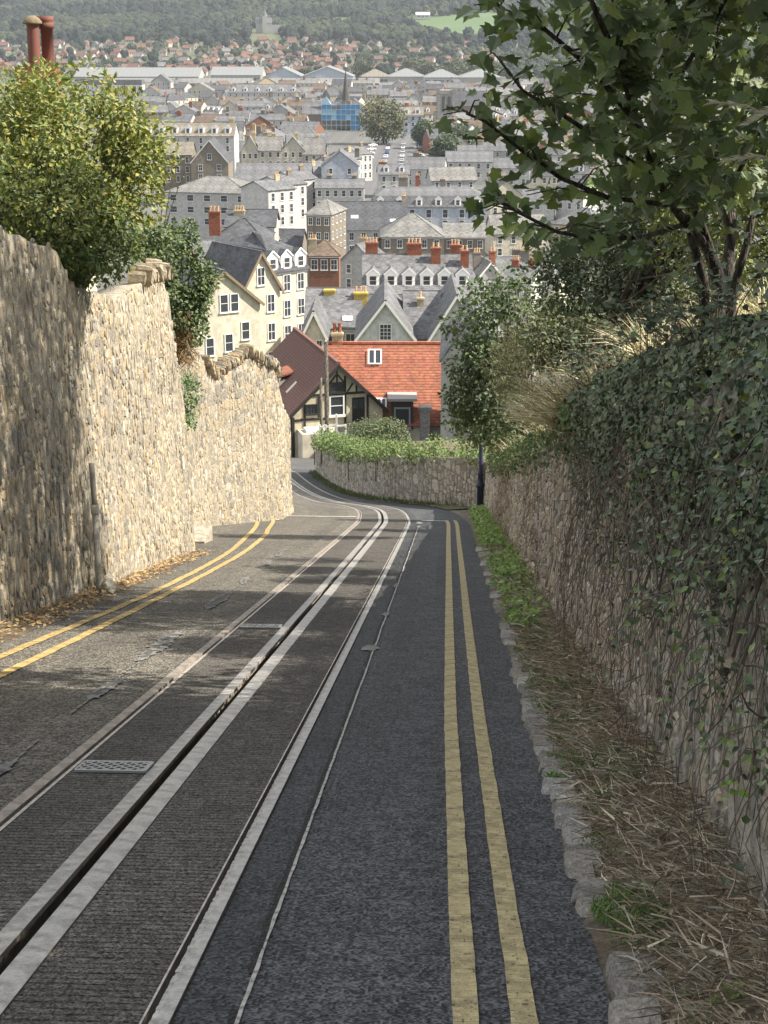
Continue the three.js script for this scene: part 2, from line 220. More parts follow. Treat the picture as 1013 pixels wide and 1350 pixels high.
{ // tram track
  const track = top(new THREE.Group(), 'tram_track', 'sunken tram rails with ribbed concrete panels and a central cable slot', 'tram track', null, 'structure');
  const tone = (u, s) => mul3([0.13, 0.119, 0.106], 1 + 0.4 * fbm(u * 1.3, s * 0.5, 4, 3) + 0.35 * N(u * 14, s * 14, 3) + 0.2 * N(u * 0.7, s * 1.7, 8));
  for (const [u0, u1] of [[-1.826, -1.45], [-1.232, -0.838]]) {
    const m = new MB(), nu = 5; let s = 2.4;
    const jit = (u, q) => 0.009 * N(u * 6, q * 9, 2);
    while (s < 36) {   // one rib after another: a flat top, then a narrow groove
      const w = 0.034 + 0.006 * N(s * 31, 1), g = s > 20 ? 0.02 : 0.014 + 0.005 * N(s * 17, 5), d = 0.007 + 0.004 * N(s * 9, 7);
      for (let j = 0; j < nu; j++) {
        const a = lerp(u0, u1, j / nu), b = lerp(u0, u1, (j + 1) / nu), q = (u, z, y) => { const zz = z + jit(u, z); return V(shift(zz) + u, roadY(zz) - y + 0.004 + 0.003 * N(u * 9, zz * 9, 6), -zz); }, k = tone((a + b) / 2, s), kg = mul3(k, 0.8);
        m.quad(q(a, s, 0), q(b, s, 0), q(b, s + w, 0), q(a, s + w, 0), k);
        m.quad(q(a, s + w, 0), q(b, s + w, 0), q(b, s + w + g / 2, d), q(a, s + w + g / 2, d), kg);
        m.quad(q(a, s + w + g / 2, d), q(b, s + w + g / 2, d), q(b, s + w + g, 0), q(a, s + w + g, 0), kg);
      }
      s += w + g;
    }
    ribbon(m, u0, u1, s, 75, 0.5, 2, 0.004, tone);
    part(track, 'ribbed_panel', m.build(), M.panel);
  }
  const strip = (name, u0, u1, y, mat, d = 0.05, s1 = 75) => { const m = new MB(), w = new MB(); ribbon(m, u0, u1, -3, s1, 0.35, 1, y); for (const u of [u0, u1]) { const n = 200; for (let i = 0; i < n; i++) { const a = lerp(-3, s1, i / n), b = lerp(-3, s1, (i + 1) / n), q = (s, k) => V(shift(s) + u, roadY(s) + y - k, -s); w.quad(q(a, 0), q(b, 0), q(b, d), q(a, d)); } } const o = part(track, name, m.build(), mat); part(o, 'flank', w.build(), M.darkSteel); };
  strip('slot_plate', -1.448, -1.379, 0.009, M.steel, 0.022); strip('slot_plate', -1.326, -1.234, 0.009, M.steel, 0.022);
  strip('slot_channel', -1.445, -1.237, -0.58, M.darkSteel, -0.583);
  strip('running_rail', -1.932, -1.872, 0.006, M.railRust); strip('groove', -1.872, -1.85, -0.045, M.darkSteel, 0.01); strip('guard_rail', -1.85, -1.832, 0.004, M.rail);
  strip('guard_rail', -0.836, -0.829, 0.006, M.rail); strip('groove', -0.829, -0.808, -0.045, M.darkSteel, 0.01); strip('running_rail', -0.792, -0.752, 0.012, M.steel);
  { const m = new MB(); for (let s = 2; s < 36; s += 0.028) { const k = 0.006 * N(s * 28, 3), h = 0.004 * N(s * 40, 6); ribbon(m, -0.808 + k, -0.793, s, s + 0.028, 0.03, 1, 0.008 + h); } ribbon(m, -0.808, -0.793, 36, 75, 0.5, 1, 0.006); part(track, 'grout_edge', m.build(), M.grout); }
  // lattice drain grates beside the slot
  for (const s of [7.0, 13.0]) {
    const g = new MB(), u0 = -1.8, u1 = -1.46, ds = 0.21, y = (q) => roadY(q) + 0.016, pt = (u, q) => V(shift(q) + u, y(q), -q), nb = 6;
    g.bar(pt(u0, s), pt(u1, s), 0.012, 0.012); g.bar(pt(u0, s + ds), pt(u1, s + ds), 0.012, 0.012); g.bar(pt(u0, s), pt(u0, s + ds), 0.012, 0.012); g.bar(pt(u1, s), pt(u1, s + ds), 0.02, 0.012);
    for (let i = -3; i < nb; i++) for (const d of [1, -1]) { let a = i / nb, b = (i + 3) / nb, sa = 0, sb = 1; if (a < 0) { sa = -a / (b - a); a = 0; } if (b > 1) { sb = 1 - (b - 1) / (b - a + 1e-6) * (1 - sa); b = 1; } const A = d > 0 ? a : 1 - a, B = d > 0 ? b : 1 - b; g.bar(pt(lerp(u0, u1, A), s + ds * sa), pt(lerp(u0, u1, B), s + ds * sb), 0.009, 0.01 - d * 0.002); }
    part(track, 'drain_grate', g.build(), std([0.3, 0.3, 0.29], { rough: 0.5, metal: 0.3 }));
  }
}

// ---------- stones ----------
const stoneGeo = Array.from({ length: 9 }, (_, v) => {
  const m = new MB(), n = 7, r = rng(100 + v), ring = Array.from({ length: n }, (_, i) => { const a = (i + 0.35 * (r() - 0.5)) / n * 2 * Math.PI, c = Math.cos(a), s = Math.sin(a), q = 1 / Math.pow(Math.pow(Math.abs(c), 4.5) + Math.pow(Math.abs(s), 4.5), 1 / 4.5); return [c * q * 0.5 * (0.9 + 0.16 * r()), s * q * 0.5 * (0.9 + 0.16 * r())]; });
  const L = [[1, 0], [0.97, 0.6], [0.84, 0.9 + 0.1 * r()]], tilt = [r() - 0.5, r() - 0.5], rings = L.map(([k, z], q) => ring.map(([x, y]) => V(x * k, y * k, z + (q ? 0.3 * (tilt[0] * x + tilt[1] * y) + 0.1 * (r() - 0.5) : 0))));
  for (let q = 1; q < 3; q++) for (let i = 0; i < n; i++) { const j = (i + 1) % n; m.quad(rings[q - 1][i], rings[q - 1][j], rings[q][j], rings[q][i]); }
  const c = V(0, 0, 1.02); for (let i = 0; i < n; i++) m.tri(c, rings[2][i], rings[2][(i + 1) % n]);
  return m.build();
});
function addStone(m, v, mtx, k) { const p = stoneGeo[v].attributes.position, a = V(), t = []; for (let i = 0; i < p.count; i++) { a.fromBufferAttribute(p, i).applyMatrix4(mtx); t.push(a.clone()); } for (let i = 0; i < t.length; i += 3) m.tri(t[i], t[i + 1], t[i + 2], k); }
const stoneMats = (tones) => tones.map((t) => std(t, { map: T.stone, mm: 0.9, bump: T.rough, bm: 0.5, bs: 0.01, rough: 0.95 }));
const paleTones = [[0.5, 0.41, 0.27], [0.44, 0.36, 0.24], [0.56, 0.47, 0.33], [0.33, 0.29, 0.23], [0.56, 0.51, 0.42], [0.4, 0.32, 0.2], [0.22, 0.2, 0.17], [0.47, 0.36, 0.21]].map((c) => mul3(mix3(c, [0.46, 0.43, 0.37], 0.25), 0.9));
const greyTones = [[0.41, 0.37, 0.3], [0.33, 0.3, 0.25], [0.47, 0.43, 0.36], [0.27, 0.25, 0.21], [0.39, 0.36, 0.32], [0.43, 0.38, 0.29]];
M.pale = stoneMats(paleTones); M.grey = stoneMats(greyTones);
M.stoneStuff = std([1, 1, 1], { map: T.stone, mm: 0.9, bump: T.rough, bm: 0.5, bs: 0.01, rough: 0.95, vc: true });
// a rubble wall along plan points [x, s]; the face looks to the left of the way walked (sideSign 1) or right (-1)
function rubbleWall(o) {
  const { pts, base, height, side, thick = 0.45, cell = 0.07, tones, mats, parts = 300, batter = 0.04, sd = 1, name, label, coping, deep = 1, slim = 1 } = o;
  R = rng(sd);
  const L = [0]; for (let i = 1; i < pts.length; i++) L.push(L[i - 1] + Math.hypot(pts[i][0] - pts[i - 1][0], pts[i][1] - pts[i - 1][1]));
  const len = L[L.length - 1];
  const at = (a) => { let i = 1; while (i < L.length - 1 && a > L[i]) i++; const t = (a - L[i - 1]) / (L[i] - L[i - 1]), x = lerp(pts[i - 1][0], pts[i][0], t), s = lerp(pts[i - 1][1], pts[i][1], t); const dx = (pts[i][0] - pts[i - 1][0]), ds = (pts[i][1] - pts[i - 1][1]), l = Math.hypot(dx, ds); return { x, s, tx: dx / l, ts: ds / l }; };
  const face = (a, y, out) => { const q = at(clamp(a, 0, len)), b = base(q.s, a), h = (y - b), nx = -q.ts * side, ns = q.tx * side, w = out - batter * h + 0.05 * fbm(a * 0.5, y * 0.5, sd, 2) * 2; return V(q.x + nx * w, y, -(q.s + ns * w)); };
  const g = new THREE.Group(), back = new MB(), da = 0.3, na = Math.ceil(len / da), nv = 10;
  const bp = (i, j) => { const a = i * len / na, q = at(a), b = base(q.s, a) - 0.3, t = base(q.s, a) + height(a) - 0.05 + 0.05 * N(a * 2.3, sd), y = lerp(b, t, j / nv); return face(a, y, 0.001 + 0.012 * N(a * 6, y * 6, sd)); };
  const bk = (i, j) => { const a = i * len / na, q = at(a), b = base(q.s, a) - 0.3, t = base(q.s, a) + height(a) - 0.08, y = lerp(b, t, j / nv); return face(a, y, -thick); };
  for (let i = 0; i < na; i++) { for (let j = 0; j < nv; j++) { back.quad(bp(i, j), bp(i + 1, j), bp(i + 1, j + 1), bp(i, j + 1)); back.quad(bk(i + 1, j), bk(i, j), bk(i, j + 1), bk(i + 1, j + 1)); } back.quad(bp(i, nv), bp(i + 1, nv), bk(i + 1, nv), bk(i, nv)); }
  for (const i of [0, na]) for (let j = 0; j < nv; j++) back.quad(bp(i, j), bp(i, j + 1), bk(i, j + 1), bk(i, j));
  part(g, 'mortar_core', back.build(true), tones === greyTones ? M.greyMortar : M.mortar);
  // fill the face with stones of mixed size
  let y0 = 1e9, y1 = -1e9; for (let a = 0; a <= len; a += 0.25) { const q = at(a), b = base(q.s, a); y0 = Math.min(y0, b); y1 = Math.max(y1, b + height(a)); }
  const cw = cell * slim, ch = cell * 0.95, nx = Math.floor(len / cw), ny = Math.ceil((y1 - y0) / ch), used = new Uint8Array(nx * ny), list = [];
  for (let j = 0; j < ny; j++) for (let i = 0; i < nx; i++) {
    if (used[j * nx + i]) continue;
    let w = 2 + Math.floor(R() * 3), h = 2 + Math.floor(R() * 3); if (R() < 0.17) { w += 2 + Math.floor(R() * 3); h += 1 + Math.floor(R() * 2); } if (R() < 0.16) h = 1;
    let k = 0; while (k < w && i + k < nx && !used[j * nx + i + k]) k++; w = k; h = Math.min(h, ny - j);
    for (let p = 0; p < w; p++) for (let q = 0; q < h; q++) used[(j + q) * nx + i + p] = 1;
    const a = (i + w / 2) * cw, y = y0 + (j + h / 2) * ch, q = at(a), b = base(q.s, a), hh = h * ch;
    if (y + hh * 0.3 < b || y + hh * 0.4 > b + height(a)) continue;
    list.push({ a, y, w: w * cw * rr(0.9, 1.0), h: hh * rr(0.88, 1), d: rr(0.026, 0.045) * deep, rot: rr(-0.09, 0.09), tall: 0 });
  }
  if (coping) for (let a = Math.max(0.05, coping[0]); a < Math.min(len - 0.05, coping[1]);) { const w = rr(0.03, 0.065), q = at(a), b = base(q.s, a), hh = height(a) + 0.06 * N(a * 1.5, sd); list.push({ a: a + w / 2, y: b + hh + rr(0.0, 0.06), w: w * 1.06, h: rr(0.14, 0.3), d: rr(0.2, 0.32), rot: rr(-0.25, 0.12), tall: 1 }); a += w; }
  const mtx = (e) => { const q = at(e.a), p = face(e.a, e.y, e.tall ? -0.16 : -0.02), T_ = V(q.tx, 0, -q.ts), n = V(-q.ts * side, 0, -q.tx * side), up = V(0, 1, 0), c = Math.cos(e.rot), s = Math.sin(e.rot), X = T_.clone().multiplyScalar(c).addScaledVector(up, s), Y = up.clone().multiplyScalar(c).addScaledVector(T_, -s); if (X.clone().cross(Y).dot(n) < 0) X.negate(); return new THREE.Matrix4().makeBasis(X.multiplyScalar(e.w), Y.multiplyScalar(e.h), n.multiplyScalar(e.d)).setPosition(p); };
  for (const e of list) { const p = face(e.a, e.y, 0.05), [px, py, z] = proj(p), q = at(e.a), n = V(-q.ts * side, 0, -q.tx * side), f = Math.abs(n.dot(p.clone().normalize())); e.see = px > -20 && px < PW + 20 && py > -20 && py < PH + 20 && z > 0.5 ? e.w * e.h * (f + 0.05) / (z * z) : -z * 1e-6; if (o.hidden && o.hidden(px, py)) e.see *= 0.2; }
  list.sort((a, b) => b.see - a.see);
  const rest = new MB();
  list.forEach((e, i) => {
    const v = Math.floor(R() * 9), m4 = mtx(e);
    const pt = N(e.a * 0.55 + 3, e.y * 0.5, sd) + rr(-0.3, 0.3), ti = pt > 0.22 ? Math.floor(R() * 3) : pt < -0.24 ? tones.length - 1 - Math.floor(R() * 2) : Math.floor(R() * tones.length);
    if (i < parts) { const s = part(g, 'stone', stoneGeo[v], mats[ti]); m4.decompose(s.position, s.quaternion, s.scale); } else addStone(rest, v, m4, vary(tones[ti], 0.1));
  });
  if (list.length > parts) part(g, 'stonework', rest.build(), M.stoneStuff, 'stuff');
  top(g, name, label, 'wall', null, 'thing');
  return { at, face, len };
}
const hL = linear([[0, 3.65], [6, 3.7], [8.4, 3.75], [8.7, 3.45], [10.8, 3.5], [13.2, 4.0], [13.7, 4.1], [14.3, 3.85], [14.8, 2.9], [15.15, 2.3]]);   // by the way along the wall, from s = 7.5
rubbleWall({ name: 'stone_wall', label: 'tall pale rubble wall with a leafy yellow-green bush on top', pts: [[-3.95, 7.5], [-3.9, 12], [-3.82, 18], [-3.8, 22.65]], base: (s) => roadY(s) - 0.05, height: hL, side: -1, tones: paleTones, mats: M.pale, cell: 0.052, deep: 0.78, slim: 0.6, sd: 11, coping: [12.5, 13.8], batter: 0.02, hidden: (x, y) => x < 0 });
rubbleWall({ name: 'stone_wall', label: 'pale rubble wall set back round the bend with upright coping stones', pts: [[-4.75, 22.3], [-4.85, 26.5], [-4.62, 30.2], [-4.05, 31.8], [-3.6, 33.2], [-3.62, 35.5], [-4.1, 40]], base: (s) => roadY(s) - 0.05, height: linear([[0, 3.9], [6.5, 4.0], [8.1, 3.1], [9.6, 3.65], [11, 3.45], [12.4, 2.6], [14, 2.4], [18, 2.2]]), side: -1, tones: paleTones, mats: M.pale, cell: 0.06, deep: 0.78, slim: 0.7, sd: 12, coping: [7.6, 11.4], batter: 0.02, hidden: (x, y) => x < 238 });
const hR = linear([[-8, 1.95], [4, 2.0], [7, 2.1], [10, 2.15], [14, 2.0], [20, 1.75], [30, 1.5], [40, 1.45], [64, 1.4]]);
rubbleWall({ name: 'stone_wall', label: 'shaded grey-brown rubble wall half hidden under ivy', pts: [[1.08, 2.2], [1.08, 8], [1.05, 14], [1.02, 22], [1.0, 34], [0.95, 39.2]], base: (s) => roadY(s) + 0.02, height: (a) => hR(a + 2.2) - 0.1, side: 1, tones: greyTones, mats: M.grey, cell: 0.06, deep: 1.0, sd: 13, batter: 0.06 });
rubbleWall({ name: 'stone_wall', label: 'low grey-brown rubble wall curving round the bend below a hedge', pts: [[0.9, 39.3], [-0.46, 42], [-1.82, 45], [-3.1, 50], [-4.35, 57], [-5.5, 64]], base: (s) => roadY(s) - 0.02, height: (a) => 1.45 - 0.003 * a, side: 1, tones: greyTones, mats: M.grey, cell: 0.075, sd: 14, batter: 0.02 });

// banks of earth held by the walls
{
  const m = new MB(), ks = [0.15, 0.5, 1, 1.8, 3, 5, 8, 13, 25], y = (s, k) => roadY(s) + hR(s) - 0.12 + Math.min(k, 3) * (s < 25 ? 0.22 : 0.05) + 0.15 * N(k * 0.9, s * 0.5);
  for (let s = -8; s < 64; s += 0.8) for (let i = 1; i < ks.length; i++) { const q = (s, k) => V(wallR(s) + k, y(s, k), -s); m.quad(q(s, ks[i - 1]), q(s, ks[i]), q(s + 0.8, ks[i]), q(s + 0.8, ks[i - 1]), vary([0.13, 0.11, 0.06], 0.25)); }
  top(new THREE.Mesh(m.build(true), M.soil), 'bank', 'earth bank held behind the ivy wall', 'bank', null, 'structure');
  const g = new MB(); for (let s = 6; s < 40; s += 1) for (let i = 1; i < ks.length; i++) { const x0 = s < 22.5 ? -4.1 : -5.1, q = (s, k) => V(x0 - k, roadY(s) + 2.7 + Math.min(k, 4) * 0.1, -s); g.quad(q(s, ks[i - 1]), q(s + 1, ks[i - 1]), q(s + 1, ks[i]), q(s, ks[i]), vary([0.1, 0.1, 0.05], 0.2)); }
  top(new THREE.Mesh(g.build(true), M.soil), 'garden_ground', 'raised garden ground behind the tall pale wall', 'ground', null, 'structure');
  const v = new MB(); for (let s = 1.5; s < 39; s += 0.15) for (let i = 0; i < 6; i++) { const q = (s, i) => V(lerp(0.46 + shift(s), 1.1, i / 6), roadY(s) + lerp(-0.006, 0.06, i / 6) + 0.025 * fbm(i * 0.9, s * 3, 4) * (i > 0 ? 1.4 : 0), -s); v.quad(q(s, i), q(s, i + 1), q(s + 0.15, i + 1), q(s + 0.15, i), vary([0.15, 0.125, 0.09], 0.3)); }
  for (let s = 39; s < 64; s += 0.5) { const q = (s, t) => V(lerp(shift(s) + 0.45, wallR(s) + 0.05, t), roadY(s) + 0.02 + t * 0.08, -s); v.quad(q(s, 0), q(s, 1), q(s + 0.5, 1), q(s + 0.5, 0), vary([0.085, 0.08, 0.04], 0.3)); }
  top(new THREE.Mesh(v.build(true), M.soil), 'verge', 'narrow strip of dark soil between the kerb stones and the wall', 'verge', null, 'structure');
  const l = new MB(); for (let s = 5; s < 36; s += 0.25) for (let i = 0; i < 4; i++) { const q = (s, i) => V(lerp(-3.55, -3.98, i / 4), roadY(s) + 0.004 + i * 0.01 + 0.012 * N(i, s * 4), -s); if (s < 22.5) l.quad(q(s, i + 1), q(s, i), q(s + 0.25, i), q(s + 0.25, i + 1), vary([0.12, 0.09, 0.055], 0.3)); }
  top(new THREE.Mesh(l.build(true), M.soil), 'gutter_soil', 'brown leaf soil along the foot of the tall pale wall', 'soil', null, 'structure');
}
{ // kerb of single stones: rough blocks, flat topped, chipped at the corners
  R = rng(31); const g = new THREE.Group(), mats = stoneMats([[0.36, 0.355, 0.335], [0.25, 0.24, 0.22], [0.43, 0.42, 0.395], [0.3, 0.28, 0.25], [0.34, 0.32, 0.285]]);
  const kg = Array.from({ length: 8 }, (_, v) => { const r = rng(900 + v), c = [[-0.5, -0.5], [0.1, -0.5], [0.5, -0.42], [0.5, 0.5], [-0.05, 0.46], [-0.5, 0.5]].map(([x, y]) => [x * (0.86 + 0.26 * r()), y * (0.86 + 0.24 * r())]), m = new MB(), ring = [[1.04, -0.6], [1, 0.55], [0.86, 0.92]].map(([k, z], q) => c.map(([x, y]) => V(x * k, y * k, z + (q ? 0.22 * (r() - 0.5) : 0)))); for (let q = 1; q < 3; q++) for (let i = 0; i < 6; i++) { const j = (i + 1) % 6; m.quad(ring[q - 1][i], ring[q - 1][j], ring[q][j], ring[q][i]); } const t = V(0.1 * (r() - 0.5), 0.1 * (r() - 0.5), 1); for (let i = 0; i < 6; i++) m.tri(t, ring[2][i], ring[2][(i + 1) % 6]); return m.build(); });
  for (let s = 3.2; s < 24;) {
    const d = rr(0.07, 0.17), w = rr(0.1, 0.19), gap = N(s * 0.9, 61); s += d + rr(0.012, 0.05);
    if ((s > 4.5 && s < 4.95) || (s > 8.6 && gap < -0.02) || (s > 13 && R() < 0.45)) continue;
    const b = part(g, 'kerb_stone', pick(kg), pick(mats));
    b.scale.set(w, d, rr(0.05, 0.08)); b.rotation.set(-Math.PI / 2 + 0.257 + rr(-0.12, 0.12), rr(-0.16, 0.16), rr(-0.16, 0.16)); b.position.set(0.49 + w / 2 + rr(-0.025, 0.02), roadY(s - d / 2) - 0.03 + rr(-0.012, 0.012), -(s - d / 2));
  }
  top(g, 'kerb', 'row of uneven grey stones along the right road edge', 'kerb', null, 'structure');
}

// ---------- foliage ----------
const SH = {
  small: [[0, 0, 0, -0.3, 0.45, 0.07, 0, 1, 0], [0, 0, 0, 0, 1, 0, 0.3, 0.45, 0.07]],
  ovate: [[0, 0, 0, -0.34, 0.35, 0.08, 0, 0.5, 0], [-0.34, 0.35, 0.08, -0.2, 0.75, 0.05, 0, 0.5, 0], [-0.2, 0.75, 0.05, 0, 1, -0.08, 0, 0.5, 0], [0, 0, 0, 0, 0.5, 0, 0.34, 0.35, 0.08], [0.34, 0.35, 0.08, 0, 0.5, 0, 0.2, 0.75, 0.05], [0.2, 0.75, 0.05, 0, 0.5, 0, 0, 1, -0.08]],
  needle: [[-0.05, 0, 0, 0.05, 0, 0, 0, 1, 0.03]],
};
const fan = (o, c) => o.map((p, i) => { const q = o[(i + 1) % o.length]; return [...c, ...p, ...q]; });
SH.ivy = fan([[0, 0, 0], [-0.4, 0.05, 0.06], [-0.5, 0.4, 0.05], [-0.25, 0.55, 0.02], [0, 1, -0.06], [0.25, 0.55, 0.02], [0.5, 0.4, 0.05], [0.4, 0.05, 0.06]], [0, 0.35, -0.02]);
SH.lobed = fan([[0, 0, 0], [-0.22, -0.06, 0.04], [-0.46, 0.06, 0.1], [-0.36, 0.24, 0.05], [-0.6, 0.5, 0.12], [-0.3, 0.54, 0.03], [-0.24, 0.68, 0.02], [-0.13, 0.74, 0.0], [0, 1.02, -0.08], [0.13, 0.74, 0], [0.24, 0.68, 0.02], [0.3, 0.54, 0.03], [0.6, 0.5, 0.12], [0.36, 0.24, 0.05], [0.46, 0.06, 0.1], [0.22, -0.06, 0.04]], [0, 0.36, -0.04]);
function basis(along, normal, size) { const Y = along.clone().normalize(), X = Y.clone().cross(normal).normalize(); if (X.lengthSq() < 0.5) X.set(1, 0, 0); const Z = X.clone().cross(Y); return new THREE.Matrix4().makeBasis(X.multiplyScalar(size), Y.multiplyScalar(size), Z.multiplyScalar(size)); }
class Leaves {
  constructor() { this.p = []; this.c = []; this.n = 0; }
  put(pos, along, normal, size, k, shape) {
    const Y = along.normalize(), X = V().crossVectors(Y, normal).normalize(), Z = V().crossVectors(X, Y);
    for (const t of SH[shape]) for (let i = 0; i < 9; i += 3) { const a = t[i] * size, b = t[i + 1] * size, c = t[i + 2] * size; this.p.push(pos.x + X.x * a + Y.x * b + Z.x * c, pos.y + X.y * a + Y.y * b + Z.y * c, pos.z + X.z * a + Y.z * b + Z.z * c); this.c.push(k[0], k[1], k[2]); }
    this.n++;
  }
  // blade of grass or twig: a bent strip of two pieces
  blade(pos, dir, len, w, bend, k) {
    const s = V(rr(-1, 1), 0, rr(-1, 1)).cross(dir).normalize().multiplyScalar(w / 2), m = pos.clone().addScaledVector(dir, len * 0.55), e = pos.clone().addScaledVector(dir, len).add(bend), q = (a, b, c) => { for (const v of [a, b, c]) { this.p.push(v.x, v.y, v.z); this.c.push(k[0], k[1], k[2]); } };
    m.addScaledVector(bend, 0.28); const a = pos.clone().add(s), b = pos.clone().sub(s), c = m.clone().addScaledVector(s, 0.75), d = m.clone().addScaledVector(s, -0.75); q(a, b, d); q(a, d, c); q(c, d, e); this.n++;
  }
  build() { const g = new THREE.BufferGeometry(), n = this.p.length / 3; g.setAttribute('position', new THREE.Float32BufferAttribute(this.p, 3)); g.setAttribute('color', new THREE.Float32BufferAttribute(this.c, 3)); g.setAttribute('uv', new THREE.Float32BufferAttribute(new Float32Array(n * 2), 2)); g.computeVertexNormals(); return g; }
}
M.leaf = std([1, 1, 1], { vc: true, rough: 0.75, transmission: 0.42, thickness: 0 });
M.glossLeaf = std([1, 1, 1], { vc: true, rough: 0.68, transmission: 0.12, thickness: 0 });
M.dry = std([1, 1, 1], { vc: true, rough: 0.95 });
M.bark = std([0.17, 0.14, 0.11], { map: T.bark, mm: 0.6, bump: T.bark, bm: 0.4, bs: 0.015 });
M.stem = std([0.075, 0.06, 0.048], { rough: 0.95 });
const onSphere = () => { const z = rr(-1, 1), a = rr(0, 2 * Math.PI), r = Math.sqrt(1 - z * z); return V(r * Math.cos(a), z, r * Math.sin(a)); };
// a crown: clumps spread through an ellipsoid, mostly near its skin, leaves over each clump
function crown(L, o) {
  const { c, r, clumps = 40, cr = 0.3, leaves = 100, size = 0.06, cols, shape = 'small', skin = 0.55, droop = 0.3, keep, patch = 0 } = o, used = [];
  for (let i = 0; i < clumps; i++) {
    const d = onSphere(), k = Math.pow(lerp(skin ** 3, 1, R()), 1 / 3), q = V(c.x + d.x * r[0] * k, c.y + d.y * r[1] * k, c.z + d.z * r[2] * k);
    if (keep && !keep(q)) continue; used.push(q);
    const R0 = cr * rr(0.65, 1.35), base = patch ? (N(q.x / patch, q.y / patch, q.z / patch) > 0 ? 0 : 1) : 0;
    for (let j = 0; j < leaves; j++) {
      const e = onSphere(), kk = R0 * Math.cbrt(rr(0.25, 1)), p = q.clone().addScaledVector(e, kk); p.y -= Math.abs(e.y) < 0.4 ? 0 : e.y < 0 ? R0 * 0.1 : 0;
      const out = e.clone().addScaledVector(V(0, 1, 0), 0.6).addScaledVector(onSphere(), 0.6).normalize(), along = e.clone().addScaledVector(onSphere(), 0.8).addScaledVector(V(0, -1, 0), droop).normalize();
      L.put(p, along, out, size * rr(0.65, 1.25), vary(Array.isArray(cols[0]) ? cols[(Math.floor(R() * (cols.length - base)) + base) % cols.length] : cols, 0.2), shape);
    }
  }
  return used;
}
const bough = (a, b, sag = 0, n = 5, wob = 0.04) => Array.from({ length: n + 1 }, (_, i) => { const t = i / n; return a.clone().lerp(b, t).add(V(wob * rr(-1, 1) * (i && i < n), sag * Math.sin(t * Math.PI) + wob * rr(-1, 1) * (i && i < n), wob * rr(-1, 1) * (i && i < n))); });
const taper = (r0, r1, n = 5) => Array.from({ length: n + 1 }, (_, i) => lerp(r0, r1, i / n));
const YG = [[0.21, 0.24, 0.03], [0.25, 0.26, 0.035], [0.16, 0.21, 0.03], [0.12, 0.18, 0.03], [0.29, 0.27, 0.045]], MG = [[0.06, 0.11, 0.03], [0.08, 0.13, 0.035], [0.05, 0.09, 0.025], [0.11, 0.15, 0.04]], DG = [[0.05, 0.085, 0.028], [0.065, 0.105, 0.036], [0.042, 0.072, 0.028], [0.085, 0.12, 0.04]];

{ // yellow-green bush over the tall wall
  R = rng(51); const L = new Leaves(), g = new THREE.Group(), root = P(95, 330, 17.4), st = new MB();
  root.y -= 0.6;
  const u1 = crown(L, { c: P(92, 205, 17.6), r: [0.95, 0.9, 1.1], clumps: 140, cr: 0.24, leaves: 150, size: 0.066, cols: YG, patch: 0.6, droop: 0.1 });
  const u2 = crown(L, { c: P(30, 270, 16.6), r: [0.75, 0.65, 0.9], clumps: 85, cr: 0.22, leaves: 130, size: 0.06, cols: [...YG, MG[3], MG[1]], droop: 0.1 });
  const u3 = crown(L, { c: P(110, 318, 16.9), r: [0.5, 0.4, 0.5], clumps: 55, cr: 0.16, leaves: 110, size: 0.055, cols: [...YG.slice(2, 4), MG[1], MG[3]], droop: 0.3 });
  for (const q of [...u1, ...u2, ...u3].filter((_, i) => i % 3 === 0)) st.tube(bough(root, q, 0.1, 5, 0.05), taper(0.02, 0.004), 4);
  part(g, 'foliage', L.build(), M.leaf); part(g, 'stems', st.build(), M.stem, 'stuff');
  top(g, 'bush', 'large yellow-green leafy bush spilling over the tall pale wall', 'bush', null, 'thing');
  // bright conifer hedge behind its left side
  const H = new Leaves(), h = new THREE.Group(), s2 = new MB(), c2 = P(8, 205, 19.5);
  const u4 = crown(H, { c: c2, r: [0.95, 1.0, 0.8], clumps: 90, cr: 0.22, leaves: 150, size: 0.075, cols: [[0.11, 0.19, 0.02], [0.14, 0.22, 0.03], [0.08, 0.14, 0.02]], shape: 'needle', droop: -0.7 });
  const r2 = c2.clone(); r2.y -= 1.9; for (const q of u4.filter((_, i) => i % 4 === 0)) s2.tube(bough(r2, q, 0, 4), taper(0.03, 0.005, 4), 4);
  part(h, 'foliage', H.build(), M.leaf); part(h, 'stems', s2.build(), M.stem, 'stuff');
  top(h, 'conifer', 'bright green feathery conifer hedge below the red chimney pots', 'hedge', null, 'thing');
}
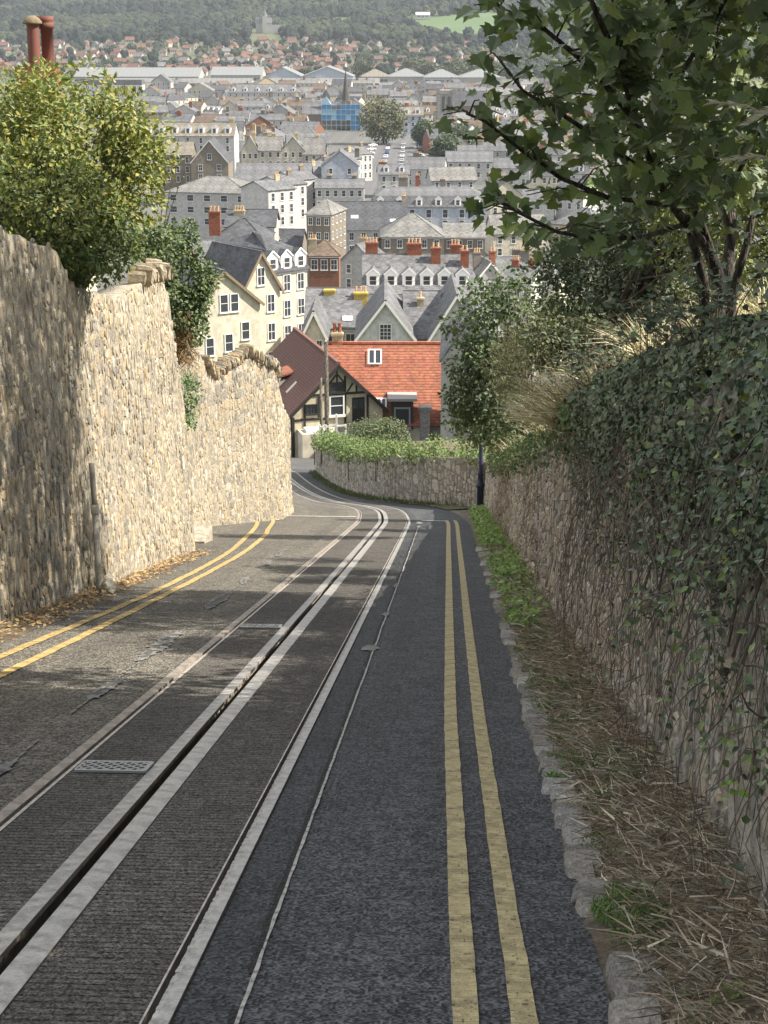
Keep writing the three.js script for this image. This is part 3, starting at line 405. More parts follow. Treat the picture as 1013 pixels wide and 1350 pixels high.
{ // climber over the broken end of the tall wall
  R = rng(52); const L = new Leaves(), g = new THREE.Group(), st = new MB();
  const u = crown(L, { c: P(236, 372, 23.4), r: [0.44, 0.82, 0.5], clumps: 60, cr: 0.19, leaves: 110, size: 0.065, cols: [...MG, YG[3]], droop: 0.3, shape: 'ovate' });
  crown(L, { c: P(205, 320, 22.6), r: [0.3, 0.35, 0.4], clumps: 16, cr: 0.16, leaves: 90, size: 0.06, cols: [...MG, YG[2]], shape: 'ovate' });
  const root = P(236, 480, 23.4); for (const q of u.filter((_, i) => i % 3 === 0)) st.tube(bough(root, q, 0.1), taper(0.015, 0.004), 4);
  for (const [x0, y0, x1, y1, x2, y2] of [[215, 310, 226, 240, 236, 182], [218, 300, 230, 262, 244, 225], [212, 300, 214, 260, 222, 228]]) { const a = P(x0, y0, 23), b = P(x1, y1, 23), c = P(x2, y2, 22.9); st.tube([a, b, c], [0.008, 0.006, 0.003], 4); for (let i = 0; i < 26; i++) { const t = R(), q = t < 0.5 ? a.clone().lerp(b, t * 2) : b.clone().lerp(c, t * 2 - 1); L.put(q, onSphere(), onSphere(), rr(0.03, 0.06), vary(MG[3], 0.2), 'small'); } }
  part(g, 'foliage', L.build(), M.leaf); part(g, 'stems', st.build(), M.stem, 'stuff');
  top(g, 'climber', 'green climbing shrub hanging over the broken end of the pale wall', 'climber', null, 'thing');
  const D = new Leaves(); for (let i = 0; i < 1500; i++) { const q = P(rr(215, 255), rr(415, 480), 23.2).add(V(0, 0, rr(-0.2, 0.2))); D.blade(q, V(rr(-0.6, 0.6), rr(-0.6, 1), rr(-0.6, 0.6)).normalize(), rr(0.1, 0.26), 0.008, V(rr(-0.08, 0.08), -0.08, rr(-0.08, 0.08)), vary(pick([[0.2, 0.13, 0.06], [0.27, 0.18, 0.08], [0.14, 0.1, 0.05]]), 0.2)); }
  top(new THREE.Mesh(D.build(), M.dry), 'dry_growth', 'brown withered growth below the climbing shrub on the wall end', 'dry plant', null, 'thing');
  const F = new Leaves(); crown(F, { c: P(248, 520, 24.2), r: [0.14, 0.5, 0.15], clumps: 20, cr: 0.1, leaves: 60, size: 0.07, cols: [[0.07, 0.16, 0.03], [0.09, 0.19, 0.04]], shape: 'needle', droop: -0.4 }); crown(F, { c: P(250, 528, 24.1), r: [0.2, 0.4, 0.15], clumps: 12, cr: 0.1, leaves: 40, size: 0.06, cols: [[0.07, 0.16, 0.03], [0.1, 0.2, 0.04]] });
  top(new THREE.Mesh(F.build(), M.leaf), 'fern', 'small bright green fern growing from the wall recess', 'fern', null, 'thing');
}
// ---------- right bank ----------
const bankTop = (s) => roadY(s) + hR(s);
{ // sycamore: several stems from one stool, big lobed leaves
  R = rng(61); const g = new THREE.Group(), foot = P(945, 400, 9.2), tr = new MB(), br = new MB(); foot.y -= 0.25;
  const fork = P(935, 330, 9.1);
  tr.tube([foot, P(950, 380, 9.2), P(942, 350, 9.15), fork], [0.055, 0.045, 0.04, 0.034], 9);
  tr.tube([foot.clone().add(V(0.1, 0, 0)), P(960, 350, 9.3), P(965, 300, 9.4), P(962, 240, 9.5)], [0.042, 0.036, 0.03, 0.024], 8); tr.tube([foot.clone().add(V(-0.06, 0, 0.05)), P(928, 372, 9.0), P(915, 325, 8.9), P(905, 285, 8.85)], [0.034, 0.03, 0.026, 0.022], 7); tr.tube([foot.clone().add(V(0.05, 0, 0.1)), P(968, 378, 9.0), P(985, 320, 9), P(1000, 250, 9)], [0.03, 0.026, 0.022, 0.016], 7);
  const limbs = [
    [[935, 330, 9.1], [895, 282, 8.8], [868, 240, 8.4], [838, 160, 8.0], [815, 80, 7.7], [806, -20, 7.5]],
    [[938, 335, 9.1], [915, 270, 9.0], [900, 190, 8.9], [885, 110, 8.8], [880, 10, 8.7], [890, -90, 8.6]],
    [[962, 300, 9.4], [945, 220, 9.5], [935, 120, 9.6], [950, 20, 9.7], [965, -90, 9.7]],
    [[905, 295, 8.9], [850, 312, 8.5], [790, 316, 8.2], [735, 306, 7.9], [690, 283, 7.7], [655, 262, 7.6]],
    [[868, 240, 8.4], [800, 190, 8.0], [740, 150, 7.8], [690, 120, 7.7], [660, 80, 7.6]],
    [[838, 160, 8.0], [780, 90, 7.8], [720, 40, 7.7], [660, 10, 7.6], [630, -30, 7.6]],
    [[880, 270, 8.6], [800, 260, 8.4], [740, 235, 8.1], [690, 200, 7.9], [640, 160, 7.8], [615, 150, 7.7]],
    [[955, 260, 9.5], [1000, 180, 9.3], [1040, 80, 9.0], [1070, -40, 8.8]],
    [[890, 110, 8.8], [940, 30, 8.2], [990, -60, 7.8], [1030, -160, 7.4]],
    [[815, 80, 7.7], [770, -20, 7.5], [720, -120, 7.3], [690, -220, 7.2]], [[880, 10, 8.7], [870, -120, 8.6], [850, -260, 8.5]], [[965, -90, 9.7], [980, -260, 9.8], [960, -420, 9.8]],
  ].map((l) => l.map((p) => P(...p)));
  limbs.forEach((l, i) => part(g, 'limb', new MB().tube(l, taper(i < 3 ? 0.03 : 0.016, 0.005, l.length - 1), 6).build(true), M.bark));
  part(g, 'trunk', tr.build(true), M.bark);
  const all = [], cols = [[0.1, 0.15, 0.045], [0.13, 0.19, 0.05], [0.075, 0.115, 0.042], [0.2, 0.26, 0.06], [0.11, 0.15, 0.06]];
  const twig = new MB();
  for (const l of limbs) {
    const curve = new THREE.CatmullRomCurve3(l), nT = Math.max(6, Math.round(curve.getLength() * 9));
    for (let i = 0; i < nT; i++) {
      const t = lerp(0.22, 1, (i + R()) / nT), a = curve.getPoint(t), d = onSphere(); d.y = Math.abs(d.y) * 0.5 - 0.1; const len = rr(0.15, 0.42) * (1.15 - 0.4 * t), b = a.clone().addScaledVector(d, len);
      twig.tube([a, a.clone().lerp(b, 0.5).add(V(0, 0.03, 0)), b], [0.006, 0.004, 0.003], 3);
      const pxA = proj(a)[0], nl = pxA < 700 ? 2 + Math.floor(R() * 4) : pxA < 780 ? 4 + Math.floor(R() * 5) : 7 + Math.floor(R() * 7);
      for (let j = 0; j < nl; j++) { const q = a.clone().lerp(b, rr(0.35, 1.05)).addScaledVector(onSphere(), rr(0.04, 0.14)), nrm = V(rr(-0.7, 0.7), rr(0.25, 1), rr(-0.5, 0.9)).normalize(), along = V(rr(-1, 1), rr(-1.0, 0.1), rr(-1, 1)).normalize(); all.push({ q, nrm, along, size: rr(0.05, 0.12), k: Math.floor(R() * 5) }); }
    }
  }
  // leaf masses between the boughs
  for (let i = 0; i < 190; i++) {
    const px = rr(740, 1050), py = rr(-330, 330); if (py > 300 - (px < 800 ? (800 - px) * 1.2 : 0) || (px > 860 && py > 250)) continue;
    const c = P(px, py, rr(7.6, 10.2)); for (let j = 0; j < 15; j++) all.push({ q: c.clone().addScaledVector(onSphere(), rr(0.05, 0.34)), nrm: V(rr(-0.7, 0.7), rr(0.25, 1), rr(-0.5, 0.9)).normalize(), along: V(rr(-1, 1), rr(-1.0, 0.1), rr(-1, 1)).normalize(), size: rr(0.05, 0.115), k: Math.floor(R() * 5) });
  }
  part(g, 'twigs', twig.build(), M.bark, 'stuff');
  for (const e of all) { const [px, py, z] = proj(e.q); e.see = px > 0 && px < PW && py > 0 && py < PH ? e.size / z * (px < 760 ? 2 : 1) : 0; }
  all.sort((a, b) => b.see - a.see);
  const lg = (() => { const L = new Leaves(); L.put(V(0, 0, 0), V(0, 1, 0), V(0, 0, 1), 1, [1, 1, 1], 'lobed'); return L.build(); })(), lm = cols.map((c) => std(c, { rough: 0.65, transmission: 0.42, thickness: 0 })), L = new Leaves();
  all.forEach((e, i) => { if (i < 290) { const m = part(g, 'leaf', lg, lm[e.k]); basis(e.along, e.nrm, e.size).setPosition(e.q).decompose(m.position, m.quaternion, m.scale); } else L.put(e.q, e.along, e.nrm, e.size, vary(cols[e.k], 0.15), 'lobed'); });
  part(g, 'foliage', L.build(), M.leaf, 'stuff');
  top(g, 'sycamore_tree', 'dark green tree with large lobed leaves and several stems on the bank', 'tree', null, 'thing');
}
function bushTree(o) {   // trunk, boughs and a crown of small leaves
  R = rng(o.sd); const g = new THREE.Group(), L = new Leaves(), br = new MB(); let ends = [];
  for (const c of o.crowns) ends.push(...crown(L, c));
  const tp = o.crowns[0].c.clone(); tp.y -= o.crowns[0].r[1] * 0.25; br.tube(bough(o.foot, tp, 0, 5, o.tr * 0.7), taper(o.tr, o.tr * 0.45), 7);
  for (const q of ends.filter((_, i) => i % (o.every ?? 3) === 0)) { const t = rr(0.4, 0.95); br.tube(bough(o.foot.clone().lerp(tp, t), q, 0.05, 4, 0.05), taper(o.tr * 0.3, 0.005, 4), 4); }
  part(g, 'trunk', br.build(true), M.bark); part(g, 'crown', L.build(), o.mat ?? M.leaf);
  return top(g, o.name, o.label, o.cat ?? 'tree', null, 'thing');
}
const onBank = (x, s) => V(x, roadY(s) + hR(s) + 0.3, -s);
// the tall trees further up the bank, whose crowns shade the road; their lower leaves show at the right edge
bushTree({ sd: 71, name: 'tree', label: 'tall tree with small yellow-green leaves behind the sycamore', foot: onBank(3.5, 14.6), tr: 0.12, every: 4, crowns: [
  { c: onBank(3.5, 14.3).add(V(0, 5.0, 0)), r: [1.6, 2.4, 2.0], clumps: 135, cr: 0.42, leaves: 95, size: 0.085, cols: [[0.11, 0.15, 0.03], [0.08, 0.13, 0.03], [0.15, 0.18, 0.04], [0.06, 0.1, 0.03]], shape: 'ovate' },
  { c: onBank(3.2, 13.2).add(V(0, 1.5, 0)), r: [1.0, 1.2, 1.1], clumps: 24, cr: 0.3, leaves: 90, size: 0.075, cols: [[0.11, 0.15, 0.03], [0.08, 0.13, 0.03], [0.17, 0.2, 0.04]], shape: 'ovate' },
  { c: onBank(3.8, 13.8).add(V(0, 8.2, 0)), r: [1.5, 2.4, 2.3], clumps: 130, cr: 0.46, leaves: 80, size: 0.1, cols: MG, shape: 'ovate', skin: 0.2 }] });
bushTree({ sd: 72, name: 'tree', label: 'broad dark leafy tree rising beside the ivy wall', foot: onBank(4.0, 6.4), tr: 0.14, every: 5, crowns: [
  { c: onBank(3.9, 5.6).add(V(0, 3.9, 0)), r: [1.9, 3.0, 3.4], clumps: 330, cr: 0.5, leaves: 130, size: 0.13, cols: MG, shape: 'small', skin: 0.2 },
  { c: onBank(5.2, 8.0).add(V(0, 4.2, 0)), r: [1.4, 1.6, 0.8], clumps: 34, cr: 0.4, leaves: 75, size: 0.1, cols: MG, shape: 'ovate' }] });
bushTree({ sd: 73, name: 'bush', label: 'dense dark green bush on the bank below the sycamore boughs', cat: 'bush', foot: onBank(1.9, 15.5), tr: 0.05, crowns: [{ c: P(800, 352, 15.5), r: [0.72, 0.42, 0.7], clumps: 60, cr: 0.2, leaves: 110, size: 0.055, cols: DG, skin: 0.3 }, { c: P(985, 290, 11.5), r: [0.75, 1.0, 0.7], clumps: 110, cr: 0.2, leaves: 100, size: 0.055, cols: [[0.16, 0.2, 0.04], [0.12, 0.16, 0.035], [0.22, 0.24, 0.05]], skin: 0.3 }, { c: P(870, 300, 14.5), r: [0.6, 0.7, 0.6], clumps: 46, cr: 0.22, leaves: 100, size: 0.06, cols: [...DG, MG[0]], skin: 0.3 }] });
bushTree({ sd: 74, name: 'sapling', label: 'green leafy sapling standing over the blue lamp post', cat: 'sapling', foot: V(wallR(27) + 0.35, roadY(27) + 1.4, -27), tr: 0.035, crowns: [{ c: P(655, 425, 26.5), r: [0.8, 0.85, 0.6], clumps: 62, cr: 0.2, leaves: 46, size: 0.085, cols: [[0.1, 0.15, 0.04], ...MG], shape: 'ovate', skin: 0.2 }, { c: P(640, 480, 26.2), r: [0.75, 0.5, 0.5], clumps: 34, cr: 0.19, leaves: 46, size: 0.085, cols: MG, shape: 'ovate', skin: 0.2 }, { c: P(640, 530, 26.5), r: [0.7, 0.6, 0.5], clumps: 46, cr: 0.2, leaves: 50, size: 0.085, cols: MG, shape: 'ovate', skin: 0.2 }] });
bushTree({ sd: 75, name: 'bush', label: 'olive-brown feathery bush between the sapling and the straw grass', cat: 'bush', foot: V(wallR(21) + 0.35, bankTop(21), -21), tr: 0.03, crowns: [{ c: P(690, 480, 21), r: [0.52, 0.55, 0.5], clumps: 60, cr: 0.15, leaves: 160, size: 0.06, cols: [[0.13, 0.11, 0.03], [0.1, 0.11, 0.03], [0.16, 0.13, 0.04], [0.08, 0.1, 0.03]], shape: 'needle', droop: -0.5, skin: 0.2 }, { c: P(728, 430, 19.5), r: [0.42, 0.3, 0.4], clumps: 24, cr: 0.14, leaves: 120, size: 0.055, cols: [[0.13, 0.15, 0.03], [0.1, 0.12, 0.03]], skin: 0.2 }] });
bushTree({ sd: 76, name: 'bush', label: 'grey-green bush on the bank behind the straw grass', cat: 'bush', foot: onBank(2.0, 19), tr: 0.04, crowns: [{ c: P(770, 450, 19), r: [0.75, 0.42, 0.6], clumps: 60, cr: 0.2, leaves: 90, size: 0.06, cols: [[0.12, 0.14, 0.05], [0.09, 0.12, 0.045], [0.15, 0.16, 0.06]], skin: 0.2 }, { c: P(850, 410, 17.5), r: [0.8, 0.4, 0.6], clumps: 60, cr: 0.2, leaves: 90, size: 0.06, cols: [[0.12, 0.14, 0.05], [0.1, 0.13, 0.04], [0.07, 0.1, 0.04]], skin: 0.2 }] });
bushTree({ sd: 77, name: 'bush', label: 'low green bush on the wall top right of the lamp post', cat: 'bush', foot: V(wallR(30) + 0.6, bankTop(30), -30), tr: 0.04, crowns: [{ c: P(690, 545, 29), r: [0.7, 0.5, 0.6], clumps: 50, cr: 0.2, leaves: 80, size: 0.08, cols: [[0.1, 0.14, 0.04], [0.14, 0.17, 0.05], [0.07, 0.1, 0.03]], skin: 0.2 }, { c: P(650, 560, 33), r: [0.8, 0.5, 0.6], clumps: 40, cr: 0.22, leaves: 80, size: 0.09, cols: [[0.1, 0.14, 0.04], [0.14, 0.17, 0.05]], skin: 0.2 }] });
{ // ivy over the right wall: a thick mat of leaves with trailing stems
  R = rng(81); const g = new THREE.Group(), L = new Leaves(), all = [], low = linear([[2, 0.75], [4.5, 0.85], [6, 1.05], [8.5, 1.15], [10.5, 1.2], [12, 1.4], [14, 1.75], [16, 1.9]]);
  const put = (s, h, out, size, c) => { const p = V(1.08 - out - 0.06 * 0, roadY(s) + h, -s); p.x += 0.06 * h; return { q: p, nrm: V(-1, rr(-0.1, 0.7), rr(-0.4, 0.6)).addScaledVector(onSphere(), 0.8).normalize(), along: V(rr(-0.6, 0.3), rr(-1, 0.3), rr(-0.9, 0.9)).normalize(), size, k: c }; };
  const IV = [[0.058, 0.088, 0.046], [0.075, 0.112, 0.056], [0.045, 0.07, 0.04], [0.095, 0.14, 0.06], [0.09, 0.095, 0.05]];
  for (let i = 0; i < 46000; i++) {
    const s = 2.6 + 13.6 * Math.pow(R(), 1.25), lo = low(s), h = rr(lo - 0.5, hR(s) + (s < 7 ? 0.1 : 0.2) + 0.3 * fbm(s * 1.4, 3, 7, 3)), den = fbm(s * 1.3, h * 1.6, 2, 3);
    if (h < lo + 0.25 && R() < 0.55 + (lo + 0.25 - h) * 0.7) continue; if (den < -0.14) continue;
    const bulge = (0.06 + 0.18 * sstep(lo, hR(s), h)) * (s > 12 ? 0.6 : 1) + 0.14 * fbm(s * 0.8, h * 0.9, 6, 2), over = h > hR(s) ? -(h - hR(s)) * 2.2 : 0;
    all.push(put(s, h, bulge * Math.sqrt(R()) + over + 0.05, rr(0.018, 0.042), R() < 0.004 ? 5 : Math.floor(R() * 5)));
  }
  for (let i = 0; i < 6500; i++) { const s = rr(2.6, 13), k = rr(0, 0.9); all.push({ q: V(1.15 + k, bankTop(s) + 0.08 + k * 0.24 + 0.12 * N(s, k * 2), -s), nrm: V(rr(-0.5, 0.4), 1, rr(-0.5, 0.5)).normalize(), along: V(rr(-1, 1), -0.3, rr(-1, 1)).normalize(), size: rr(0.03, 0.05), k: Math.floor(R() * 5) }); }
  const sprays = []; for (let i = 0; i < 110; i++) { const s = rr(3, 14), k = rr(-0.15, 0.25), a = V(1.12 + k, bankTop(s) + 0.05 + Math.max(0, k) * 0.3, -s), b = a.clone().add(V(rr(-0.3, 0.15), rr(0.1, 0.38), rr(-0.25, 0.25))), pts = bough(a, b, 0.04, 4, 0.02); sprays.push(pts); for (let j = 0; j < 16; j++) all.push({ q: pts[1 + Math.floor(R() * 4)].clone().addScaledVector(onSphere(), 0.04), nrm: V(rr(-0.7, 0.3), 1, rr(-0.5, 0.7)).normalize(), along: V(rr(-1, 1), rr(-0.6, 0.4), rr(-1, 1)).normalize(), size: rr(0.025, 0.05), k: Math.floor(R() * 5) }); }
  const cols = [...IV, [0.2, 0.22, 0.03]], lm = cols.map((c) => std(c, { rough: 0.68, transmission: 0.12, thickness: 0 })), lg = (() => { const L = new Leaves(); L.put(V(0, 0, 0), V(0, 1, 0), V(0, 0, 1), 1, [1, 1, 1], 'ivy'); return L.build(); })();
  for (const e of all) { const [px, py, z] = proj(e.q); e.see = px > 0 && px < PW && py > 0 && py < PH ? e.size / z - 0.004 * (e.q.x + 0.06) : -1; }
  all.sort((a, b) => b.see - a.see);
  all.forEach((e, i) => { if (i < 290) { const m = part(g, 'leaf', lg, lm[e.k]); basis(e.along, e.nrm, e.size).setPosition(e.q).decompose(m.position, m.quaternion, m.scale); } else L.put(e.q, e.along, e.nrm, e.size, vary(cols[e.k], 0.15), 'ivy'); });
  part(g, 'foliage', L.build(), M.glossLeaf, 'stuff');
  const st = new MB(); for (let i = 0; i < 280; i++) { const s = rr(2.8, 12.5), h0 = rr(0.8, 2.3), len = rr(0.4, 1.6), n = 7, sx = rr(-0.3, 0.3), pts = Array.from({ length: n }, (_, j) => { const t = j / (n - 1), h = Math.max(h0 - len * t, 0.03), ss = s + sx * t + 0.07 * N(i * 3.1, t * 4); return V(1.06 - 0.05 - 0.14 * Math.sin(t * 2.6) * rr(0.6, 1.2) + 0.05 * h, roadY(ss) + h, -ss); }); st.tube(pts, taper(rr(0.0015, 0.0032), 0.001, n - 1), 3); }
  for (let i = 0; i < 16; i++) { const s = rr(4, 10), pts = Array.from({ length: 8 }, (_, j) => { const t = j / 7, ss = s + 1.6 * t * (i % 2 ? 1 : -1), h = 1.0 + 0.5 * N(i, t * 2) + t * 0.6; return V(1.0 - 0.1 + 0.06 * N(i, t * 5), roadY(ss) + h, -ss); }); st.tube(pts, taper(0.005, 0.002, 7), 4); }
  for (const p of sprays) st.tube(p, taper(0.003, 0.0015, 4), 3);
  part(g, 'stems', st.build(), M.stem, 'stuff');
  top(g, 'ivy', 'thick dark green ivy hanging over the shaded right wall', 'ivy', null, 'thing');
  // paler bramble shoots in front of the ivy
  const B = new Leaves(), bs = new MB(); for (let i = 0; i < 40; i++) { const s = rr(3.6, 6.6), h0 = rr(0.7, 2.0), a = V(1.0, roadY(s) + h0, -s), b = V(rr(0.66, 0.92), roadY(s) + h0 - rr(0, 0.5), -s + rr(-0.5, 0.5)), pts = bough(a, b, 0.12, 5, 0.02); bs.tube(pts, taper(0.004, 0.002), 3); for (let j = 0; j < 22; j++) B.put(pts[1 + Math.floor(R() * 5)].clone().addScaledVector(onSphere(), 0.05), V(rr(-1, 1), rr(-0.8, 0.2), rr(-1, 1)).normalize(), V(-0.6, 0.8, 0.4).addScaledVector(onSphere(), 0.6).normalize(), rr(0.022, 0.042), vary(pick([[0.06, 0.1, 0.045], [0.08, 0.13, 0.05], [0.05, 0.085, 0.04], [0.14, 0.2, 0.05]]), 0.2), 'ovate'); }
  const bg = new THREE.Group(); part(bg, 'foliage', B.build(), M.leaf, 'stuff'); part(bg, 'stems', bs.build(), M.stem, 'stuff'); top(bg, 'bramble', 'paler green bramble shoots arching out of the ivy', 'bramble', null, 'thing');
}
{ // straw-coloured grass on the wall top, dead climbers, litter, weeds
  R = rng(91); const straw = [[0.56, 0.49, 0.32], [0.48, 0.41, 0.26], [0.64, 0.58, 0.42], [0.38, 0.33, 0.19], [0.27, 0.28, 0.12]];
  const tuft = (L, c, n, spread, len, cols, w = 0.006) => { for (let i = 0; i < n; i++) { const a = rr(0, 6.3), k = spread * Math.sqrt(R()), d = V(Math.cos(a) * 0.5 + rr(-0.35, 0.3) - 0.12, rr(0.55, 1.2), Math.sin(a) * 0.5 + rr(-0.3, 0.3)).normalize(), l = len * rr(0.5, 1.15); L.blade(V(c.x + Math.cos(a) * k, c.y, c.z + Math.sin(a) * k), d, l, w, V(d.x * l * 0.45, -l * rr(0.1, 0.5), d.z * l * 0.45), vary(pick(cols), 0.15)); } };
  const G1 = new Leaves(); for (const [px, py, D, n, l] of [[765, 556, 13.8, 220, 0.5], [748, 566, 14, 200, 0.42], [735, 560, 14.4, 220, 0.5], [720, 568, 15, 160, 0.4], [708, 560, 15.6, 140, 0.45], [775, 530, 13.2, 160, 0.45], [758, 535, 13.6, 160, 0.55], [790, 505, 12.8, 120, 0.4], [742, 545, 14.2, 120, 0.6]]) tuft(G1, P(px, py, D), n, 0.13, l, straw, 0.008);
  top(new THREE.Mesh(G1.build(), M.dry), 'grass_tuft', 'large pale straw-coloured grass tuft hanging over the wall top', 'grass', null, 'thing');
  const G2 = new Leaves(); for (let i = 0; i < 80; i++) { const s = rr(9.2, 14.5), k = rr(0.1, 1.2); tuft(G2, V(1.1 + k, bankTop(s) + 0.1 + k * 0.22, -s), 60, 0.12, rr(0.25, 0.5), straw); }
  for (let i = 0; i < 30; i++) { const s = rr(16, 30), k = rr(0.05, 0.6); tuft(G2, V(wallR(s) + k, bankTop(s), -s), 50, 0.12, rr(0.25, 0.45), [...straw, [0.12, 0.15, 0.04], [0.09, 0.12, 0.04]]); }
  top(new THREE.Mesh(G2.build(), M.dry), 'dry_grass', 'dry straw grass covering the bank top above the ivy', 'grass', null, 'stuff');
  const G3 = new Leaves(); for (const [a, b, c] of [[[1040, 165], [985, 138], [935, 134]], [[1040, 215], [1000, 205], [955, 212]], [[1040, 130], [1010, 150], [985, 165]]]) { const pts = [P(...a, 7.4), P(...b, 7.3), P(...c, 7.2)]; for (let i = 0; i < 2; i++) for (let j = 0; j < 10; j++) { const q = pts[i].clone().lerp(pts[i + 1], j / 10), e = pts[i].clone().lerp(pts[i + 1], (j + 1.3) / 10); G3.blade(q, e.clone().sub(q).normalize(), q.distanceTo(e), 0.006, V(0, 0, 0), [0.42, 0.4, 0.3]); if (i || j > 5) for (let k = 0; k < 5; k++) G3.blade(q, V(-1, rr(-0.5, 0.6), rr(-0.5, 0.5)).normalize(), 0.05, 0.004, V(0, -0.01, 0), [0.45, 0.42, 0.32]); } }
  top(new THREE.Mesh(G3.build(), M.dry), 'grass_stalk', 'pale dry grass stalks arching out of the foliage', 'grass', null, 'stuff');
  // brown dead climbers on the bare stretch of wall
  const D = new Leaves(), brown = [[0.17, 0.13, 0.09], [0.22, 0.165, 0.11], [0.11, 0.085, 0.06], [0.26, 0.2, 0.14]];
  for (let i = 0; i < 5200; i++) { const s = 6.5 + 27 * Math.pow(R(), 1.1), h = rr(0.05, hR(s)), f = fbm(s * 0.9, h * 0.7, 12, 3); if (f < -0.03 && h > 0.35) continue; const p = V(1.03 + 0.045 * h - rr(0, 0.1), roadY(s) + h, -s); D.blade(p, V(rr(-0.4, 0.1), rr(-1, 0.5), rr(-0.5, 0.5)).normalize(), rr(0.06, 0.2), 0.006, V(rr(-0.04, 0.01), -rr(0, 0.06), rr(-0.04, 0.04)), vary(pick(brown), 0.2)); }
  for (let i = 0; i < 3500; i++) { const s = rr(12, 38), h = hR(s) - rr(-0.15, 0.5) * R(), p = V(wallR(s) + 0.0 + 0.04 * h - rr(0, 0.14), roadY(s) + h, -s); D.put(p, V(rr(-0.5, 0.2), rr(-1, 0.2), rr(-0.6, 0.6)).normalize(), V(-0.8, 0.6, 0.3).addScaledVector(onSphere(), 0.5).normalize(), rr(0.04, 0.07), vary(pick([...DG, [0.09, 0.1, 0.03]]), 0.2), 'ovate'); }
  top(new THREE.Mesh(D.build(), M.dry), 'withered_climber', 'brown withered climbing stems clinging to the shaded right wall', 'dead stems', null, 'stuff');
  // dead twigs and straw on the verge
  const Tw = new Leaves(), dead = [[0.3, 0.25, 0.18], [0.23, 0.185, 0.13], [0.38, 0.33, 0.25], [0.15, 0.12, 0.085], [0.46, 0.42, 0.33]];
  for (let i = 0; i < 8500; i++) { const s = 3.2 + 9.3 * Math.pow(R(), 1.3), u = rr(0.58, 1.08) + (s < 4 ? 0.03 : 0), a = rr(0, 6.3), len = rr(0.04, 0.17), p = V(u, roadY(s) + 0.03 + rr(0, 0.085) + (u - 0.66) * 0.12, -s); Tw.blade(p, V(Math.cos(a), rr(-0.15, 0.28), Math.sin(a)).normalize(), len, rr(0.003, 0.007), V(rr(-0.03, 0.03), rr(-0.03, 0.02), rr(-0.03, 0.03)), vary(pick(dead), 0.2)); }
  for (let i = 0; i < 70; i++) { const s = rr(3.4, 8), u = rr(0.62, 1.0), a = rr(0, 6.3), l = rr(0.15, 0.4), p = V(u, roadY(s) + 0.1, -s), e = p.clone().add(V(Math.cos(a) * l * 0.5, rr(-0.04, 0.06), Math.sin(a) * l)); const m = p.clone().lerp(e, 0.5).add(V(rr(-0.04, 0.04), 0.03, rr(-0.05, 0.05))); for (const [a1, b1] of [[p, m], [m, e]]) Tw.blade(a1, b1.clone().sub(a1).normalize(), a1.distanceTo(b1), 0.009, V(0, 0, 0), vary(pick([[0.3, 0.25, 0.18], [0.42, 0.38, 0.3]]), 0.15)); }
  for (let i = 0; i < 2600; i++) { const s = rr(11, 38), u = rr(0.58, 1.05), a = rr(0, 6.3); Tw.blade(V(u, roadY(s) + 0.04 + rr(0, 0.06), -s), V(Math.cos(a), rr(-0.1, 0.3), Math.sin(a)).normalize(), rr(0.05, 0.16), 0.007, V(0, -0.01, 0), vary(pick(dead), 0.2)); }
  top(new THREE.Mesh(Tw.build(), M.dry), 'dead_twigs', 'matted dead twigs and straw along the verge', 'twigs', null, 'stuff');
  // moss and weeds
  const W = new Leaves(), green = [[0.11, 0.2, 0.03], [0.14, 0.24, 0.04], [0.08, 0.15, 0.03]];
  const weed = (s, u, n, sp, len) => { for (let i = 0; i < n; i++) { const a = rr(0, 6.3), k = sp * Math.sqrt(R()), ss = s + Math.sin(a) * k * 1.4; W.blade(V(u + Math.cos(a) * k, roadY(ss) + 0.045, -ss), V(rr(-0.5, 0.5), 1, rr(-0.5, 0.5)).normalize(), len * rr(0.5, 1.2), 0.006, V(rr(-0.03, 0.03), -0.01, rr(-0.03, 0.03)), vary(pick(green), 0.25)); } };
  weed(4.75, 0.63, 700, 0.13, 0.055); weed(5.0, 0.68, 300, 0.1, 0.05); weed(6.9, 0.53, 130, 0.045, 0.04); for (let i = 0; i < 75; i++) weed(rr(6.5, 13.5), rr(0.6, 0.98), 60, 0.09, 0.06); for (let i = 0; i < 26; i++) weed(rr(3.4, 7), rr(0.56, 0.72), 26, 0.05, 0.035);
  top(new THREE.Mesh(W.build(), M.leaf), 'moss', 'bright green moss and short grass among the kerb stones', 'moss', null, 'stuff');
  const W2 = new Leaves(); for (let i = 0; i < 5200; i++) { const s = 11.5 + 26.5 * Math.pow(R(), 0.8), u = 0.55 + 0.42 * R(), f = N(s * 0.7, u * 2, 15); if (f < -0.15 + (s < 14 ? 0.4 : 0)) continue; W2.put(V(u, roadY(s) + rr(0.04, 0.2) * (s > 14 ? 1 : 0.6), -s), V(rr(-1, 1), rr(-0.2, 0.8), rr(-1, 1)).normalize(), V(rr(-0.4, 0.4), 1, rr(-0.2, 0.6)).normalize(), rr(0.04, 0.085), vary(pick([[0.18, 0.29, 0.04], [0.23, 0.34, 0.06], [0.13, 0.22, 0.035]]), 0.2), 'ovate'); }
  for (let i = 0; i < 2600; i++) { const s = rr(40, 64); W2.blade(V(wallR(s) - rr(0.02, 0.4) * R(), roadY(s) + 0.03, -s), V(rr(-0.5, 0.3), 1, rr(-0.4, 0.4)).normalize(), rr(0.06, 0.2), 0.02, V(0, -0.01, 0), vary(pick([[0.1, 0.14, 0.03], [0.14, 0.16, 0.04], [0.07, 0.1, 0.03]]), 0.2)); }
  top(new THREE.Mesh(W2.build(), M.leaf), 'weeds', 'bright green leafy weeds at the foot of the right wall', 'weeds', null, 'stuff');
